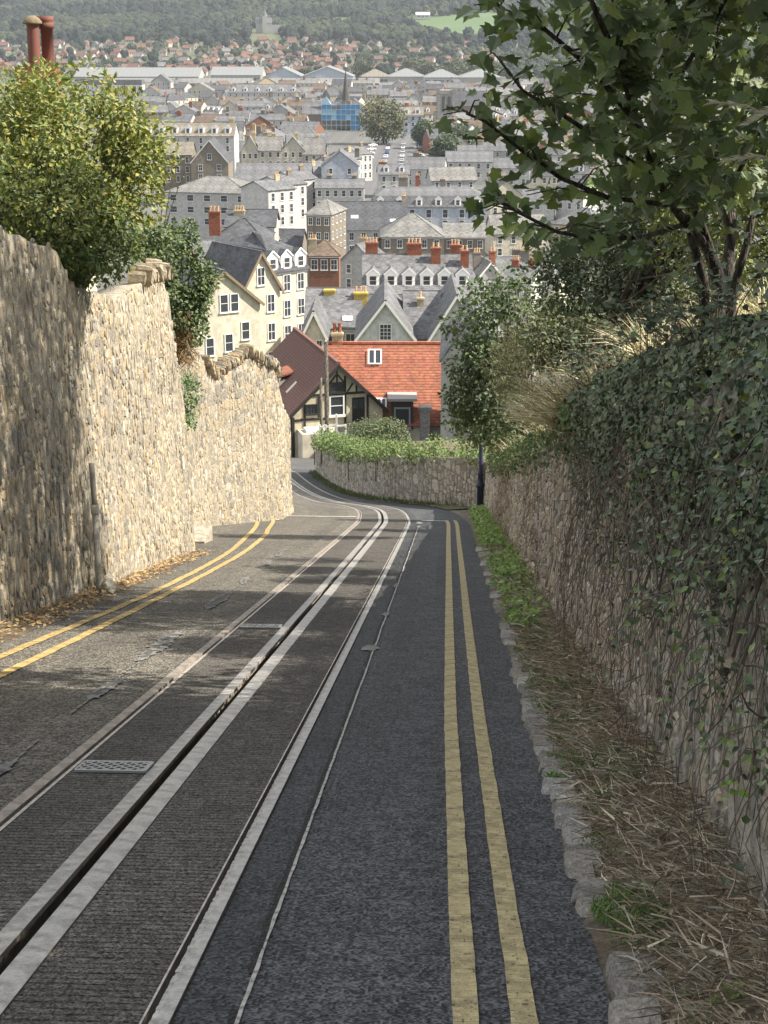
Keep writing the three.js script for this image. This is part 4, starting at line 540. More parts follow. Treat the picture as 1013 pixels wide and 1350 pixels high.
  // fallen leaves by the tall wall
  const F = new Leaves(); for (let i = 0; i < 2600; i++) { const s = rr(9, 22.6), u = -3.86 + 0.5 * R() * R() + 0.02 * (s < 13 ? -4 : 0); F.put(V(u, roadY(s) + 0.02 + rr(0, 0.03), -s), V(rr(-1, 1), rr(-0.2, 0.2), rr(-1, 1)).normalize(), V(rr(-0.5, 0.5), 1, rr(-0.5, 0.5)).normalize(), rr(0.03, 0.07), vary(pick([[0.3, 0.19, 0.08], [0.22, 0.14, 0.07], [0.36, 0.26, 0.13], [0.13, 0.1, 0.06]]), 0.2), 'small'); }
  top(new THREE.Mesh(F.build(), M.dry), 'leaf_litter', 'brown fallen leaves along the foot of the tall pale wall', 'leaf litter', null, 'stuff');
  // small bright seedlings by the wall foot
  const S = new Leaves(); for (const [px, py, D] of [[955, 1312, 3.95], [985, 1310, 4.0], [855, 800, 8.0], [965, 1040, 5.2]]) { const c = P(px, py, D); for (let i = 0; i < 7; i++) S.put(c.clone().addScaledVector(onSphere(), 0.025), V(rr(-1, 1), rr(-0.2, 0.5), rr(-1, 1)).normalize(), V(rr(-0.4, 0.2), 1, 0.5).normalize(), rr(0.03, 0.055), vary([0.2, 0.34, 0.05], 0.15), 'ovate'); }
  top(new THREE.Mesh(S.build(), M.leaf), 'seedlings', 'few bright green seedlings among the dead twigs', 'seedlings', null, 'stuff');
}
{ // hedge along the low curving wall
  R = rng(95); const L = new Leaves(), st = new MB(), ends = [];
  for (let s = 40; s < 63.5; s += 0.55) { const w = lerp(wallR(s), wallR(s + 0.5), 0.5), hh = s < 48 ? 0.3 : 0.34; ends.push(...crown(L, { c: V(w + 0.32 + (s < 44 ? 0.2 : 0), roadY(s) + 1.5, -s), r: [0.55, hh, 0.5], clumps: 7, cr: 0.2, leaves: 60, size: 0.085, cols: [[0.12, 0.2, 0.035], [0.15, 0.23, 0.04], [0.18, 0.23, 0.05], [0.08, 0.14, 0.03]], skin: 0.4, patch: 1.2 })); }
  for (const q of ends.filter((_, i) => i % 5 === 0)) st.tube([V(q.x, q.y - 0.9, q.z), q], [0.02, 0.008], 4);
  const g = new THREE.Group(); part(g, 'foliage', L.build(), M.leaf); part(g, 'stems', st.build(), M.stem, 'stuff'); top(g, 'hedge', 'yellow-green hedge on the low curving wall', 'hedge', null, 'thing');
  bushTree({ sd: 96, name: 'bush', label: 'rounded green bush before the half-timbered gable', cat: 'bush', foot: V(P(497, 600, 60).x, roadY(60) + 1.2, P(497, 600, 60).z), tr: 0.05, crowns: [{ c: P(500, 570, 60), r: [1.1, 0.45, 0.9], clumps: 50, cr: 0.28, leaves: 80, size: 0.1, cols: [[0.13, 0.16, 0.05], [0.1, 0.14, 0.04], [0.08, 0.12, 0.04]] }] });
}

// ---------- buildings ----------
function clumpRock(sd) { const g = new THREE.IcosahedronGeometry(1, 2), p = g.attributes.position; for (let i = 0; i < p.count; i++) { const v = V().fromBufferAttribute(p, i), k = 0.9 + 0.3 * N(v.x * 1.5 + sd, v.y * 1.5, v.z * 1.5); p.setXYZ(i, v.x * k, v.y * k, v.z * k); } g.computeVertexNormals(); return g; }
const WALL = { white: [0.62, 0.61, 0.585], cream: [0.72, 0.66, 0.53], ivory: [0.68, 0.62, 0.5], grey: [0.46, 0.46, 0.45], stone: [0.27, 0.23, 0.18], blue: [0.52, 0.57, 0.65], brick: [0.33, 0.15, 0.09], buff: [0.5, 0.4, 0.26] };
const ROOF = { slate: [0.185, 0.188, 0.2], dark: [0.095, 0.1, 0.115], pale: [0.24, 0.235, 0.225], brown: [0.17, 0.12, 0.085], red: [0.42, 0.15, 0.075], tan: [0.27, 0.24, 0.19], white: [0.24, 0.25, 0.25] };
const WM = {}, RM = {}; for (const k in WALL) WM[k] = std(WALL[k], { map: k === 'brick' ? T.brick : T.plaster, mm: k === 'brick' ? 2 : 4, rough: 0.92, bump: k === 'stone' ? T.rough : undefined, bm: 0.8, bs: 0.03 }); for (const k in ROOF) RM[k] = std(ROOF[k], { map: k === 'white' ? T.plaster : T.slate, mm: 4.5, rough: k === 'white' ? 0.6 : 0.82 });
M.trim = std([0.74, 0.73, 0.7], { rough: 0.7 }); M.glass = std([0.035, 0.04, 0.05], { rough: 0.12 }); M.redBrick = std([0.42, 0.14, 0.075], { map: T.brick, mm: 2, rough: 0.9 }); M.pot = std([0.55, 0.36, 0.2], { rough: 0.85 }); M.orangePot = std([0.6, 0.25, 0.07], { rough: 0.85 }); M.yellowStack = std([0.68, 0.5, 0.12], { map: T.plaster, mm: 2 }); M.stack = std([0.3, 0.27, 0.23], { map: T.brick, mm: 2 }); M.creamStack = std([0.6, 0.5, 0.32], { map: T.plaster, mm: 2 }); M.win = std([1, 1, 1], { vc: true, rough: 0.35 });
const CH = { red: M.redBrick, yellow: M.yellowStack, stone: M.stack, cream: M.creamStack };
const FR = [0.72, 0.71, 0.68], GL = [0.035, 0.04, 0.05], DK = [0.2, 0.19, 0.18];
// one window as triangles: frame, dark panes set back between its bars
function windowMB(m, cx, cy, w, h, ax, nrm, bars = [1, 1], fr = FR) {
  const q = (a, b, c) => V(cx.x + ax.x * a + nrm.x * c, cx.y + cy + b, cx.z + ax.z * a + nrm.z * c), f = Math.min(0.1, w * 0.12);
  const bx = (a0, a1, b0, b1, c, k) => { m.quad(q(a0, b0, c), q(a1, b0, c), q(a1, b1, c), q(a0, b1, c), k); for (const [p, r] of [[[a0, b0], [a1, b0]], [[a1, b0], [a1, b1]], [[a1, b1], [a0, b1]], [[a0, b1], [a0, b0]]]) m.quad(q(p[0], p[1], 0), q(r[0], r[1], 0), q(r[0], r[1], c), q(p[0], p[1], c), k); };
  m.quad(q(-w / 2, 0, 0.03), q(w / 2, 0, 0.03), q(w / 2, h, 0.03), q(-w / 2, h, 0.03), GL);
  bx(-w / 2 - f, -w / 2, -f, h + f, 0.08, fr); bx(w / 2, w / 2 + f, -f, h + f, 0.08, fr); bx(-w / 2, w / 2, h, h + f, 0.078, fr); bx(-w / 2 - f * 1.6, w / 2 + f * 1.6, -f * 1.6, 0, 0.14, fr);
  const t = Math.min(0.05, w * 0.06); for (let i = 1; i <= bars[0]; i++) { const a = -w / 2 + w * i / (bars[0] + 1); bx(a - t / 2, a + t / 2, 0, h, 0.055, fr); } for (let i = 1; i <= bars[1]; i++) { const b = h * i / (bars[1] + 1); bx(-w / 2, w / 2, b - t / 2, b + t / 2, 0.06, fr); }
}
// roof slabs in local coordinates: front at z = 0, back at z = -d, eave at y = e, ridge at y = r
function roofMB(m, type, w, d, e, r, ov = 0.3, walls) {
  const x = w / 2, o = ov, t = 0.14, h = r - e, slab = (a, b, c, dd) => { const n = b.clone().sub(a).cross(dd.clone().sub(a)).normalize(); if (n.y < 0) n.negate(); n.multiplyScalar(t); const U = [a, b, c, dd].map((v) => v.clone().add(n)); m.quad(...U); m.quad(a, dd, c, b); for (let i = 0; i < 4; i++) { const j = (i + 1) % 4, P4 = [a, b, c, dd]; m.quad(P4[i], P4[j], U[j], U[i]); } };
  if (type === 'x') { const k = h / (d / 2) * o; slab(V(-x - o, e - k, o), V(x + o, e - k, o), V(x + o, r, -d / 2), V(-x - o, r, -d / 2)); slab(V(x + o, e - k, -d - o), V(-x - o, e - k, -d - o), V(-x - o, r, -d / 2), V(x + o, r, -d / 2)); if (walls) for (const s of [-x, x]) walls.tri(V(s, e, 0), V(s, e, -d), V(s, r, -d / 2)); m.bar(V(-x - o, r + t, -d / 2), V(x + o, r + t, -d / 2), 0.25, 0.12); }
  else if (type === 'z') { const k = h / x * o; slab(V(-x - o, e - k, o), V(0, r, o), V(0, r, -d - o), V(-x - o, e - k, -d - o)); slab(V(0, r, o), V(x + o, e - k, o), V(x + o, e - k, -d - o), V(0, r, -d - o)); if (walls) for (const s of [0, -d]) walls.tri(V(-x, e, s), V(x, e, s), V(0, r, s)); m.bar(V(0, r + t, o), V(0, r + t, -d - o), 0.25, 0.12); }
  else if (type === 'hip') { const i = Math.min(d / 2, x * 0.92), rx = x - i, A = V(-x - o, e, o), B = V(x + o, e, o), C = V(x + o, e, -d - o), D = V(-x - o, e, -d - o), E = V(-rx, r, -d / 2), F = V(rx, r, -d / 2); m.quad(A, B, F, E); m.quad(C, D, E, F); m.tri(B, C, F); m.tri(D, A, E); m.box(-x - o, x + o, e - 0.12, e - 0.004, -d - o, o); for (const [p, q] of [[A, E], [B, F], [C, F], [D, E], [E, F]]) m.bar(p, q, 0.2, 0.14); }
  else if (type === 'mansard') { const s = Math.min(1.1, d * 0.12), y1 = e + h * 0.62, A = [V(-x - o, e, o), V(x + o, e, o), V(x + o, e, -d - o), V(-x - o, e, -d - o)], B = [V(-x + s, y1, -s), V(x - s, y1, -s), V(x - s, y1, -d + s), V(-x + s, y1, -d + s)], E = V(-x + d / 3, r, -d / 2), F = V(x - d / 3, r, -d / 2); for (let i = 0; i < 4; i++) { const j = (i + 1) % 4; m.quad(A[i], A[j], B[j], B[i]); } m.quad(B[0], B[1], F, E); m.quad(B[2], B[3], E, F); m.tri(B[1], B[2], F); m.tri(B[3], B[0], E); m.box(-x - o, x + o, e - 0.15, e - 0.004, -d - o, o); }
  else if (type === 'flat') { m.box(-x, x, e - 0.1, e + 0.05, -d, 0); const pw = 0.25; m.box(-x, x, e + 0.05, r, -pw, 0.02); m.box(-x, x, e + 0.05, r, -d, -d + pw); m.box(-x, -x + pw, e + 0.05, r - 0.01, -d + pw, -pw); m.box(x - pw, x, e + 0.05, r - 0.01, -d + pw, -pw); }
}
function chimneyMB(stack, pots, x, y, z, w, d, h, n) { stack.box(x - w / 2, x + w / 2, y, y + h, z - d / 2, z + d / 2); stack.box(x - w / 2 - 0.08, x + w / 2 + 0.08, y + h - 0.22, y + h - 0.06, z - d / 2 - 0.08, z + d / 2 + 0.08); for (let i = 0; i < n; i++) pots.lathe(x - w / 2 + w * (i + 0.5) / n, y + h, z, [[0.13, 0], [0.11, 0.5], [0.15, 0.52], [0.15, 0.62], [0.08, 0.62]], 7); }
const potGeo = new MB().lathe(0, 0, 0, [[0.13, 0], [0.11, 0.5], [0.15, 0.52], [0.15, 0.62], [0.08, 0.62]], 7).build();
// a house with its parts. det 2: every window a part with panes; 1: every window a part; 0: windows of a far facade joined
const winCache = new Map();
function house(o) {
  const { x, z, y, w, d, e, r, turn = 0, type = 'x', wall = 'white', roof = 'slate', det = 0, rows = 2, bays = 3, ww = 0.95, wh = 1.6, fh = 3, topGap = 0.7, side = 0, sideRows, dorm = 0, dormW = 1.3, chim = [], bars = [1, 1], label, name = 'town_house', grp, ov = 0.3, wins, cat = 'house', trim = true, frame = FR } = o;
  const g = group(x, y, z, turn), wl = new MB(), rf = new MB();
  wl.box(-w / 2, w / 2, 0, e, -d, 0, undefined, 'tb'); roofMB(rf, type, w, d, e, r, ov, wl);
  part(g, 'wall', wl.build(), o.wallMat ?? WM[wall]); part(g, 'roof', rf.build(), o.roofMat ?? RM[roof]);
  if (trim && det) { const t = new MB(); if (type === 'z') { const k = (r - e) / (w / 2); for (const s of [-1, 1]) t.bar(V(s * (w / 2 + ov), e - k * ov - 0.02, ov + 0.04), V(0, r - 0.02, ov + 0.04), 0.07, 0.24); } else if (type !== 'flat') t.box(-w / 2 - 0.05, w / 2 + 0.05, e - 0.34, e - 0.18, 0.004, 0.12); part(g, type === 'z' ? 'bargeboard' : 'cornice', t.build(), o.trimMat ?? M.trim); }
  const list = wins ? wins.map((q) => [q[0], e + q[1], q[2] ?? ww, q[3] ?? wh, 0]) : [];
  if (!wins) for (let i = 0; i < rows; i++) for (let j = 0; j < bays; j++) { const yy = e - topGap - wh - i * fh; if (yy > 0.3) list.push([-w / 2 + w * (j + 0.5) / bays, yy, ww, wh, 0]); }
  for (let i = 0; i < (sideRows ?? rows); i++) for (let j = 0; j < side; j++) { const yy = e - topGap - wh - i * fh; if (yy > 0.3) { list.push([-d * (j + 0.5) / side, yy, ww, wh, 1]); if (o.bothSides) list.push([-d * (j + 0.5) / side, yy, ww, wh, 2]); } }
  if (type === 'z' && o.attic) list.push([0, e + (r - e) * 0.12, ww, wh, 0]);
  const all = new MB();
  for (const [a, yy, w1, h1, s] of list) {
    const c = s ? V(s === 1 ? w / 2 : -w / 2, 0, a) : V(a, 0, 0), ax = s ? V(0, 0, s === 1 ? -1 : 1) : V(1, 0, 0), nr = s ? V(s === 1 ? 1 : -1, 0, 0) : V(0, 0, 1);
    if (det) { const key = [w1.toFixed(2), h1.toFixed(2), bars.join(), frame.join()].join('|'); let geo = winCache.get(key); if (!geo) { const m = new MB(); windowMB(m, V(0, 0, 0), 0, w1, h1, V(1, 0, 0), V(0, 0, 1), bars, frame); winCache.set(key, geo = m.build()); } const q = part(g, 'window', geo, M.win); q.position.set(c.x, yy, c.z); q.rotation.y = s ? (s === 1 ? Math.PI / 2 : -Math.PI / 2) : 0; } else windowMB(all, c, yy, w1, h1, ax, nr, bars[0] + bars[1] > 3 ? bars : [0, 1], frame);
  }
  if (all.p.length) part(g, 'windows', all.build(), M.win, 'stuff');
  for (let i = 0; i < dorm; i++) {   // dormers on the front slope
    const px = -w / 2 + w * (i + 0.5) / dorm, k = type === 'mansard' ? (r - e) * 0.62 / Math.min(1.1, d * 0.12) : (r - e) / (d / 2), zz = type === 'mansard' ? 0.05 : -Math.min(1, d * 0.1), yb = e + (type === 'mansard' ? 0.25 : -zz * k), dw = dormW, dh = o.dormH ?? 1.5, m = new MB(), rm = new MB(), dd = Math.min(dh / k + 0.6, 3);
    m.box(px - dw / 2, px + dw / 2, yb, yb + dh, zz - dd, zz); m.tri(V(px - dw / 2, yb + dh, zz), V(px + dw / 2, yb + dh, zz), V(px, yb + dh + dw * 0.45, zz)); windowMB(m, V(px, 0, zz), yb + dh * 0.12, dw * 0.5, dh * 0.72, V(1, 0, 0), V(0, 0, 1), [0, 1]);
    for (const s of [-1, 1]) { const a = V(px, yb + dh + dw * 0.47, zz + 0.1), b = V(px + s * (dw / 2 + 0.12), yb + dh - 0.06, zz + 0.1); rm.quad(a, b, b.clone().setZ(zz - dd), a.clone().setZ(zz - dd)); m.bar(a.clone().setZ(zz + 0.13), b.clone().setZ(zz + 0.13), 0.04, 0.13); }
    const q = part(g, 'dormer', m.build(), o.dormMat ?? M.trimVC ?? (M.trimVC = std([0.9, 0.9, 0.9], { vc: true, rough: 0.7 }))); part(q, 'dormer_roof', rm.build(), o.roofMat ?? RM[roof]);
  }
  for (const [px, pz, up, cw, n, mat, cd] of chim) { const s = new MB(), p = new MB(), y0 = r - 1.8; chimneyMB(s, p, px, y0, pz, cw, cd ?? 0.7, 1.8 + up, n); const q = part(g, 'chimney', s.build(), CH[mat ?? 'stone']); if (n && !det) part(q, 'chimney_pots', p.build(), M.pot, 'stuff'); if (n && det) for (let i = 0; i < n; i++) { const t = part(q, 'chimney_pot', potGeo, M.pot); t.position.set(px - cw / 2 + cw * (i + 0.5) / n, r + up, pz); } }
  for (const [a, b, sw, sh] of o.skylights ?? []) { const k = (r - e) / (d / 2), m = new MB(), L = Math.hypot(1, k), q = (u, v, c) => V(a + u, e + (b + v / L) * k + c / L + 0.14 / L, -(b + v / L) + c * k / L + 0.14 * k / L); m.quad(q(-sw / 2, -sh / 2, 0.06), q(sw / 2, -sh / 2, 0.06), q(sw / 2, sh / 2, 0.06), q(-sw / 2, sh / 2, 0.06), [0.3, 0.36, 0.44]); for (const [u0, u1, v0, v1] of [[-sw / 2 - 0.08, -sw / 2, -sh / 2, sh / 2], [sw / 2, sw / 2 + 0.08, -sh / 2, sh / 2], [-sw / 2, sw / 2, sh / 2, sh / 2 + 0.08], [-sw / 2, sw / 2, -sh / 2 - 0.08, -sh / 2]]) m.quad(q(u0, v0, 0.1), q(u1, v0, 0.1), q(u1, v1, 0.1), q(u0, v1, 0.1), [0.6, 0.6, 0.6]); part(g, 'skylight', m.build(), M.win); }
  top(g, name, label, cat, grp, 'thing'); return g;
}
// a house whose front spans the pixels l..r at the eave line, at the distance D; ridge line at the pixel row rid
function B(l, r, eav, rid, D, o = {}) {
  const a = P(l, eav, D), b = P(r, eav, D), c = a.clone().lerp(b, 0.5), w = a.distanceTo(b) / Math.cos(Math.max(-1, Math.min(1, o.turn ?? 0))), d = o.d ?? Math.min(w, 9), gy = groundY(c.x, -c.z) - 0.5, type = o.type ?? 'x';
  const ry = type === 'z' || type === 'flat' ? P((l + r) / 2, rid, D).y : P((l + r) / 2, rid, D + d / 2).y;
  return house({ ...o, x: c.x, y: gy, z: c.z, w, d, e: c.y - gy, r: Math.max(ry - gy, c.y - gy + 0.4), turn: (o.turn ?? 0) + YAW });
}
{ // cottage with black timbers, its front gable turned to the road
  const D0 = 100, ap = P(445, 482, D0), gx = ap.x, gz = ap.z, gy = ap.y - 6.1, turn = 0.32, e = 3.2, r = 6.1, w = 6, d = 12;
  const g = group(gx, gy, gz, turn), wl = new MB(), rf = new MB(), tm = new MB();
  wl.box(-w / 2, w / 2, -1.2, e, -d, 0, undefined, 'tb'); roofMB(rf, 'z', w, d, e, r, 0.32, wl);
  part(g, 'wall', wl.build(), std([0.72, 0.64, 0.46], { map: T.plaster, mm: 3 }));
  { // tiled slopes, course upon course
    const rt = new MB(), k = (r - e) / (w / 2), o = 0.32; R = rng(201);
    for (const s of [-1, 1]) { const n = 26; for (let i = 0; i < n; i++) { const a = (w / 2 + o) * (1 - i / n), b = (w / 2 + o) * (1 - (i + 1) / n), ya = r - a * k + 0.2, yb = r - b * k + 0.17, nt = 24; for (let j = 0; j < nt; j++) { const z0 = o - (d + 2 * o) * j / nt, z1 = o - (d + 2 * o) * (j + 1) / nt, cc = vary([1, 1, 1], 0.16); rt.quad(V(s * a, ya, z0), V(s * a, ya, z1), V(s * b, yb, z1), V(s * b, yb, z0), cc); rt.quad(V(s * a, ya - 0.04, z0), V(s * a, ya - 0.04, z1), V(s * a, ya, z1), V(s * a, ya, z0), cc); } } }
    rt.bar(V(0, r + 0.25, o), V(0, r + 0.25, -d - o), 0.22, 0.14, [0.9, 0.9, 0.9]);
    const rp = part(g, 'roof', rt.build(), std([0.21, 0.098, 0.08], { vc: true, map: T.stone, mm: 1.5, rough: 0.85 })); part(rp, 'roof_deck', rf.build(), std([0.1, 0.05, 0.04], {}));
  }
  const blk = std([0.018, 0.017, 0.016], { rough: 0.7 }), beam = (x0, y0, x1, y1, t = 0.13) => { const b = new MB(); b.bar(V(x0, y0, 0.025), V(x1, y1, 0.025), t, 0.1); const q = b.build(); part(g, 'timber', q, blk); };
  const flat = (x0, y0, x1, y1, t = 0.14) => { const b = new MB(), dx = x1 - x0, dy = y1 - y0, l = Math.hypot(dx, dy), nx = -dy / l * t / 2, ny = dx / l * t / 2, q = (x, y, z) => V(x, y, z), F = [q(x0 + nx, y0 + ny, 0.05), q(x0 - nx, y0 - ny, 0.05), q(x1 - nx, y1 - ny, 0.05), q(x1 + nx, y1 + ny, 0.05)]; b.quad(...F); for (let i = 0; i < 4; i++) { const j = (i + 1) % 4; b.quad(F[i], F[j], F[j].clone().setZ(0), F[i].clone().setZ(0)); } part(g, 'timber', b.build(), blk); };
  flat(-1.85, 4.26, 1.85, 4.26, 0.15); flat(-2.9, 2.68, -0.55, 2.68, 0.15); flat(-0.7, 2.6, -0.7, 5.2); flat(0.49, 2.3, 0.49, 5.4); flat(1.99, 2.3, 1.99, 4.1); flat(-2.2, 2.8, -2.2, 3.9); flat(-1.25, 2.8, -1.25, 4.16); flat(-0.04, 4.95, -0.04, 5.8, 0.1); flat(-0.6, 4.96, 0.5, 4.96, 0.12); flat(-0.5, 5.0, -0.1, 5.5, 0.1); flat(0.42, 5.0, 0.02, 5.5, 0.1); flat(0.65, 4.36, 1.0, 4.9, 0.1); flat(1.25, 4.3, 1.25, 4.75, 0.1); flat(-2.2, 2.1, -2.2, 2.6); flat(-2.95, 0.2, -2.95, 2.9, 0.16); 
  const win = (x0, x1, y0, y1, bars, fr = FR) => { const m = new MB(); windowMB(m, V((x0 + x1) / 2, 0, 0.03), y0, x1 - x0, y1 - y0, V(1, 0, 0), V(0, 0, 1), bars, fr); part(g, 'window', m.build(), M.win); };
  win(-0.45, 0.33, 4.42, 4.86, [1, 1], [0.03, 0.03, 0.03]); win(-0.48, 0.33, 2.9, 4.08, [0, 1]); win(-2.06, -1.42, 3.1, 3.62, [2, 1], [0.03, 0.03, 0.03]);
  { const m = new MB(); m.box(0.95, 1.78, 2.35, 3.95, 0.0, 0.06, [0.02, 0.02, 0.02]); m.box(1.02, 1.33, 3.2, 3.8, 0.06, 0.08, GL); m.box(1.4, 1.71, 3.2, 3.8, 0.06, 0.08, GL); part(g, 'door', m.build(), M.win); }
  const bb = new MB(); for (const s of [-1, 1]) { const k = (r - e) / (w / 2); bb.bar(V(s * (w / 2 + 0.32), e - k * 0.32, 0.36), V(0, r, 0.36), 0.06, 0.2); } part(g, 'bargeboard', bb.build(), blk);
  for (let i = 0; i < 5; i++) { const t = new MB(); t.box(-w / 2 - 0.05, -w / 2, -0.5, e, -0.3 - i * 1.6, -0.14 - i * 1.6); part(g, 'timber', t.build(), blk); }
  { const t = new MB(); t.box(-w / 2 - 0.055, -w / 2, 1.9, 2.05, -8, -0.05); part(g, 'timber', t.build(), blk); const m = new MB(); windowMB(m, V(-w / 2, 0, -2.1), 0.2, 1.0, 1.5, V(0, 0, 1), V(-1, 0, 0), [1, 1]); part(g, 'window', m.build(), M.win); }
  { // low dormer and a roof vent on the dark slope
    const m = new MB(), q = (x, y, z) => V(x, y, z); m.box(-3.2, -1.75, 3.3, 4.2, -7.2, -5.4); part(g, 'dormer', m.build(), std([0.3, 0.3, 0.3], { rough: 0.9 })); const t = new MB(); t.bar(q(-3.45, 4.2, -6.3), q(-1.4, 4.75, -6.3), 2.1, 0.12); part(g, 'dormer_roof', t.build(), std([0.34, 0.12, 0.07], { map: T.slate, mm: 3 })); const s = new MB(); s.bar(q(-2.6, 3.75, -3.4), q(-1.9, 4.42, -3.4), 0.35, 0.1); part(g, 'skylight', s.build(), std([0.45, 0.42, 0.4], { rough: 0.4 }));
  }
  // porch block with a flat white top below the gable
  { const m = new MB(); m.box(-2.7, -0.25, -1.2, 2.1, 0.02, 1.5); part(g, 'porch', m.build(), WM.ivory); const t = new MB(); t.box(-2.35, -1.3, 2.1, 2.3, 0.3, 1.2); part(g, 'porch_roof', t.build(), M.trim); }
  top(g, 'cottage', 'cream cottage with black timber gable and dark red tiled roof', 'house', null, 'thing');
}
{ // the wing with the big orange tiled slope
  const De = 101.7, a = P(432, 558, De), b = P(603, 558, De), rid = P(510, 455, 106.2), c = a.clone().lerp(b, 0.5), w = a.distanceTo(b), e = 3.4, gy = c.y - e, r = rid.y - gy, d = 9, g = group(c.x, gy, c.z, YAW); R = rng(203);
  const wl = new MB(), rt = new MB(); wl.box(-w / 2, w / 2, -1.5, e, -d, -0.01, undefined, 'tb'); for (const s of [-w / 2, w / 2]) wl.tri(V(s, e, 0), V(s, e, -d), V(s, r, -d / 2)); part(g, 'wall', wl.build(), WM.ivory);
  const n = 30, nt = 46, k = (r - e) / (d / 2), o = 0.25, x0 = -w / 2 - 0.1, x1 = w / 2 + 0.12;
  for (const s of [1, -1]) for (let i = 0; i < n; i++) { const za = lerp(o, -d / 2, i / n), zb = lerp(o, -d / 2, (i + 1) / n), ya = e - za * k + 0.13, yb = e - zb * k + 0.1; for (let j = 0; j < nt; j++) { const u0 = lerp(x0, x1, j / nt), u1 = lerp(x0, x1, (j + 1) / nt), cc = vary([1, 1 + rr(-0.1, 0.14), 1 + rr(-0.05, 0.1)], 0.1 + 0.2 * Math.max(0, N(i * 0.3, j * 0.25, 3))), Z = (z) => s > 0 ? z : -d - z; rt.quad(V(u0, ya, Z(za)), V(u1, ya, Z(za)), V(u1, yb, Z(zb)), V(u0, yb, Z(zb)), cc); if (s > 0) rt.quad(V(u0, ya - 0.045, za), V(u1, ya - 0.045, za), V(u1, ya, za), V(u0, ya, za), cc); } }
  const rp = part(g, 'roof', rt.build(), std([0.31, 0.108, 0.062], { vc: true, map: T.stone, mm: 1.7, rough: 0.85 }));
  for (let i = 0; i < 40; i++) { const m = new MB(), u = lerp(x0, x1, i / 40); m.bar(V(u, r + 0.16, -d / 2), V(u + (x1 - x0) / 40 - 0.02, r + 0.16, -d / 2), 0.24, 0.16); part(rp, 'ridge_tile', m.build(), M.ridge ?? (M.ridge = std([0.5, 0.15, 0.075], { map: T.stone, mm: 1 }))); }
  const px = (p) => (p - 517.5) / 171 * w, sl = (u, v, sw, sh, name) => { const m = new MB(), L = Math.hypot(1, k), q = (a, b, c) => V(u + a, e + (v + b / L) * k + c / L + 0.12, -(v + b / L) + c * k / L + 0.12 * 0), f = (a0, a1, b0, b1, c, kk) => m.quad(q(a0, b0, c), q(a1, b0, c), q(a1, b1, c), q(a0, b1, c), kk); f(-sw / 2, sw / 2, -sh / 2, sh / 2, 0.1, [0.03, 0.035, 0.045]); for (const t of [-sw / 2 - 0.09, -0.05, sw / 2]) f(t, t + 0.1, -sh / 2 - 0.09, sh / 2 + 0.09, 0.16, FR); f(-sw / 2, sw / 2, sh / 2, sh / 2 + 0.09, 0.155, FR); f(-sw / 2, sw / 2, -sh / 2 - 0.09, -sh / 2, 0.155, FR); part(g, name, m.build(), M.win); };
  sl(px(494), 3.65, 0.75, 1.05, 'skylight'); sl(px(503), 0.95, 0.5, 0.7, 'skylight');
  { const u0 = px(516), u1 = px(545), m = new MB(); m.box(u0, u1, 3.0, e + 1.55, -2.5, 0.1); part(g, 'dormer', m.build(), std([0.06, 0.05, 0.045], { rough: 0.8 })); const t = new MB(); t.box(u0 - 0.25, u1 + 0.25, e + 1.55, e + 1.72, -2.6, 0.4); part(g, 'dormer_roof', t.build(), std([0.3, 0.29, 0.28], {})); const q = new MB(); windowMB(q, V((u0 + u1) / 2, 0, 0.1), 3.2, (u1 - u0) * 0.6, 1.2, V(1, 0, 0), V(0, 0, 1), [0, 0], [0.3, 0.32, 0.33]); part(g, 'window', q.build(), M.win); }
  { const u = px(560), m = new MB(); m.box(u - 0.32, u + 0.32, 2.0, e + 1.1, 0.3, 0.9); m.box(u - 0.42, u + 0.42, e + 1.1, e + 1.3, 0.2, 1.0); part(g, 'pier', m.build(), std([0.36, 0.35, 0.33], { map: T.stone, mm: 1 })); }
  { const u = px(443), m = new MB(), p = new MB(); chimneyMB(m, p, u, r - 0.5, -d / 2 - 0.2, 0.7, 0.6, 1.35, 0); const q = part(g, 'chimney', m.build(), M.creamStack); for (const dx of [-0.17, 0.17]) part(q, 'chimney_pot', potGeo, M.redBrick).position.set(u + dx, r + 0.85, -d / 2 - 0.2); }
  top(g, 'cottage_wing', 'cottage wing with a long bright orange tiled roof', 'house', null, 'thing');
}
B(582, 668, 478, 415, 93, { type: 'z', d: 9, wall: 'grey', roof: 'slate', det: 1, wins: [], name: 'house', label: 'grey rendered blank gable end beside the orange roof', trim: false, turn: -0.05, ov: 0.02, wallMat: std([0.36, 0.36, 0.35], { map: T.plaster, mm: 3 }) });
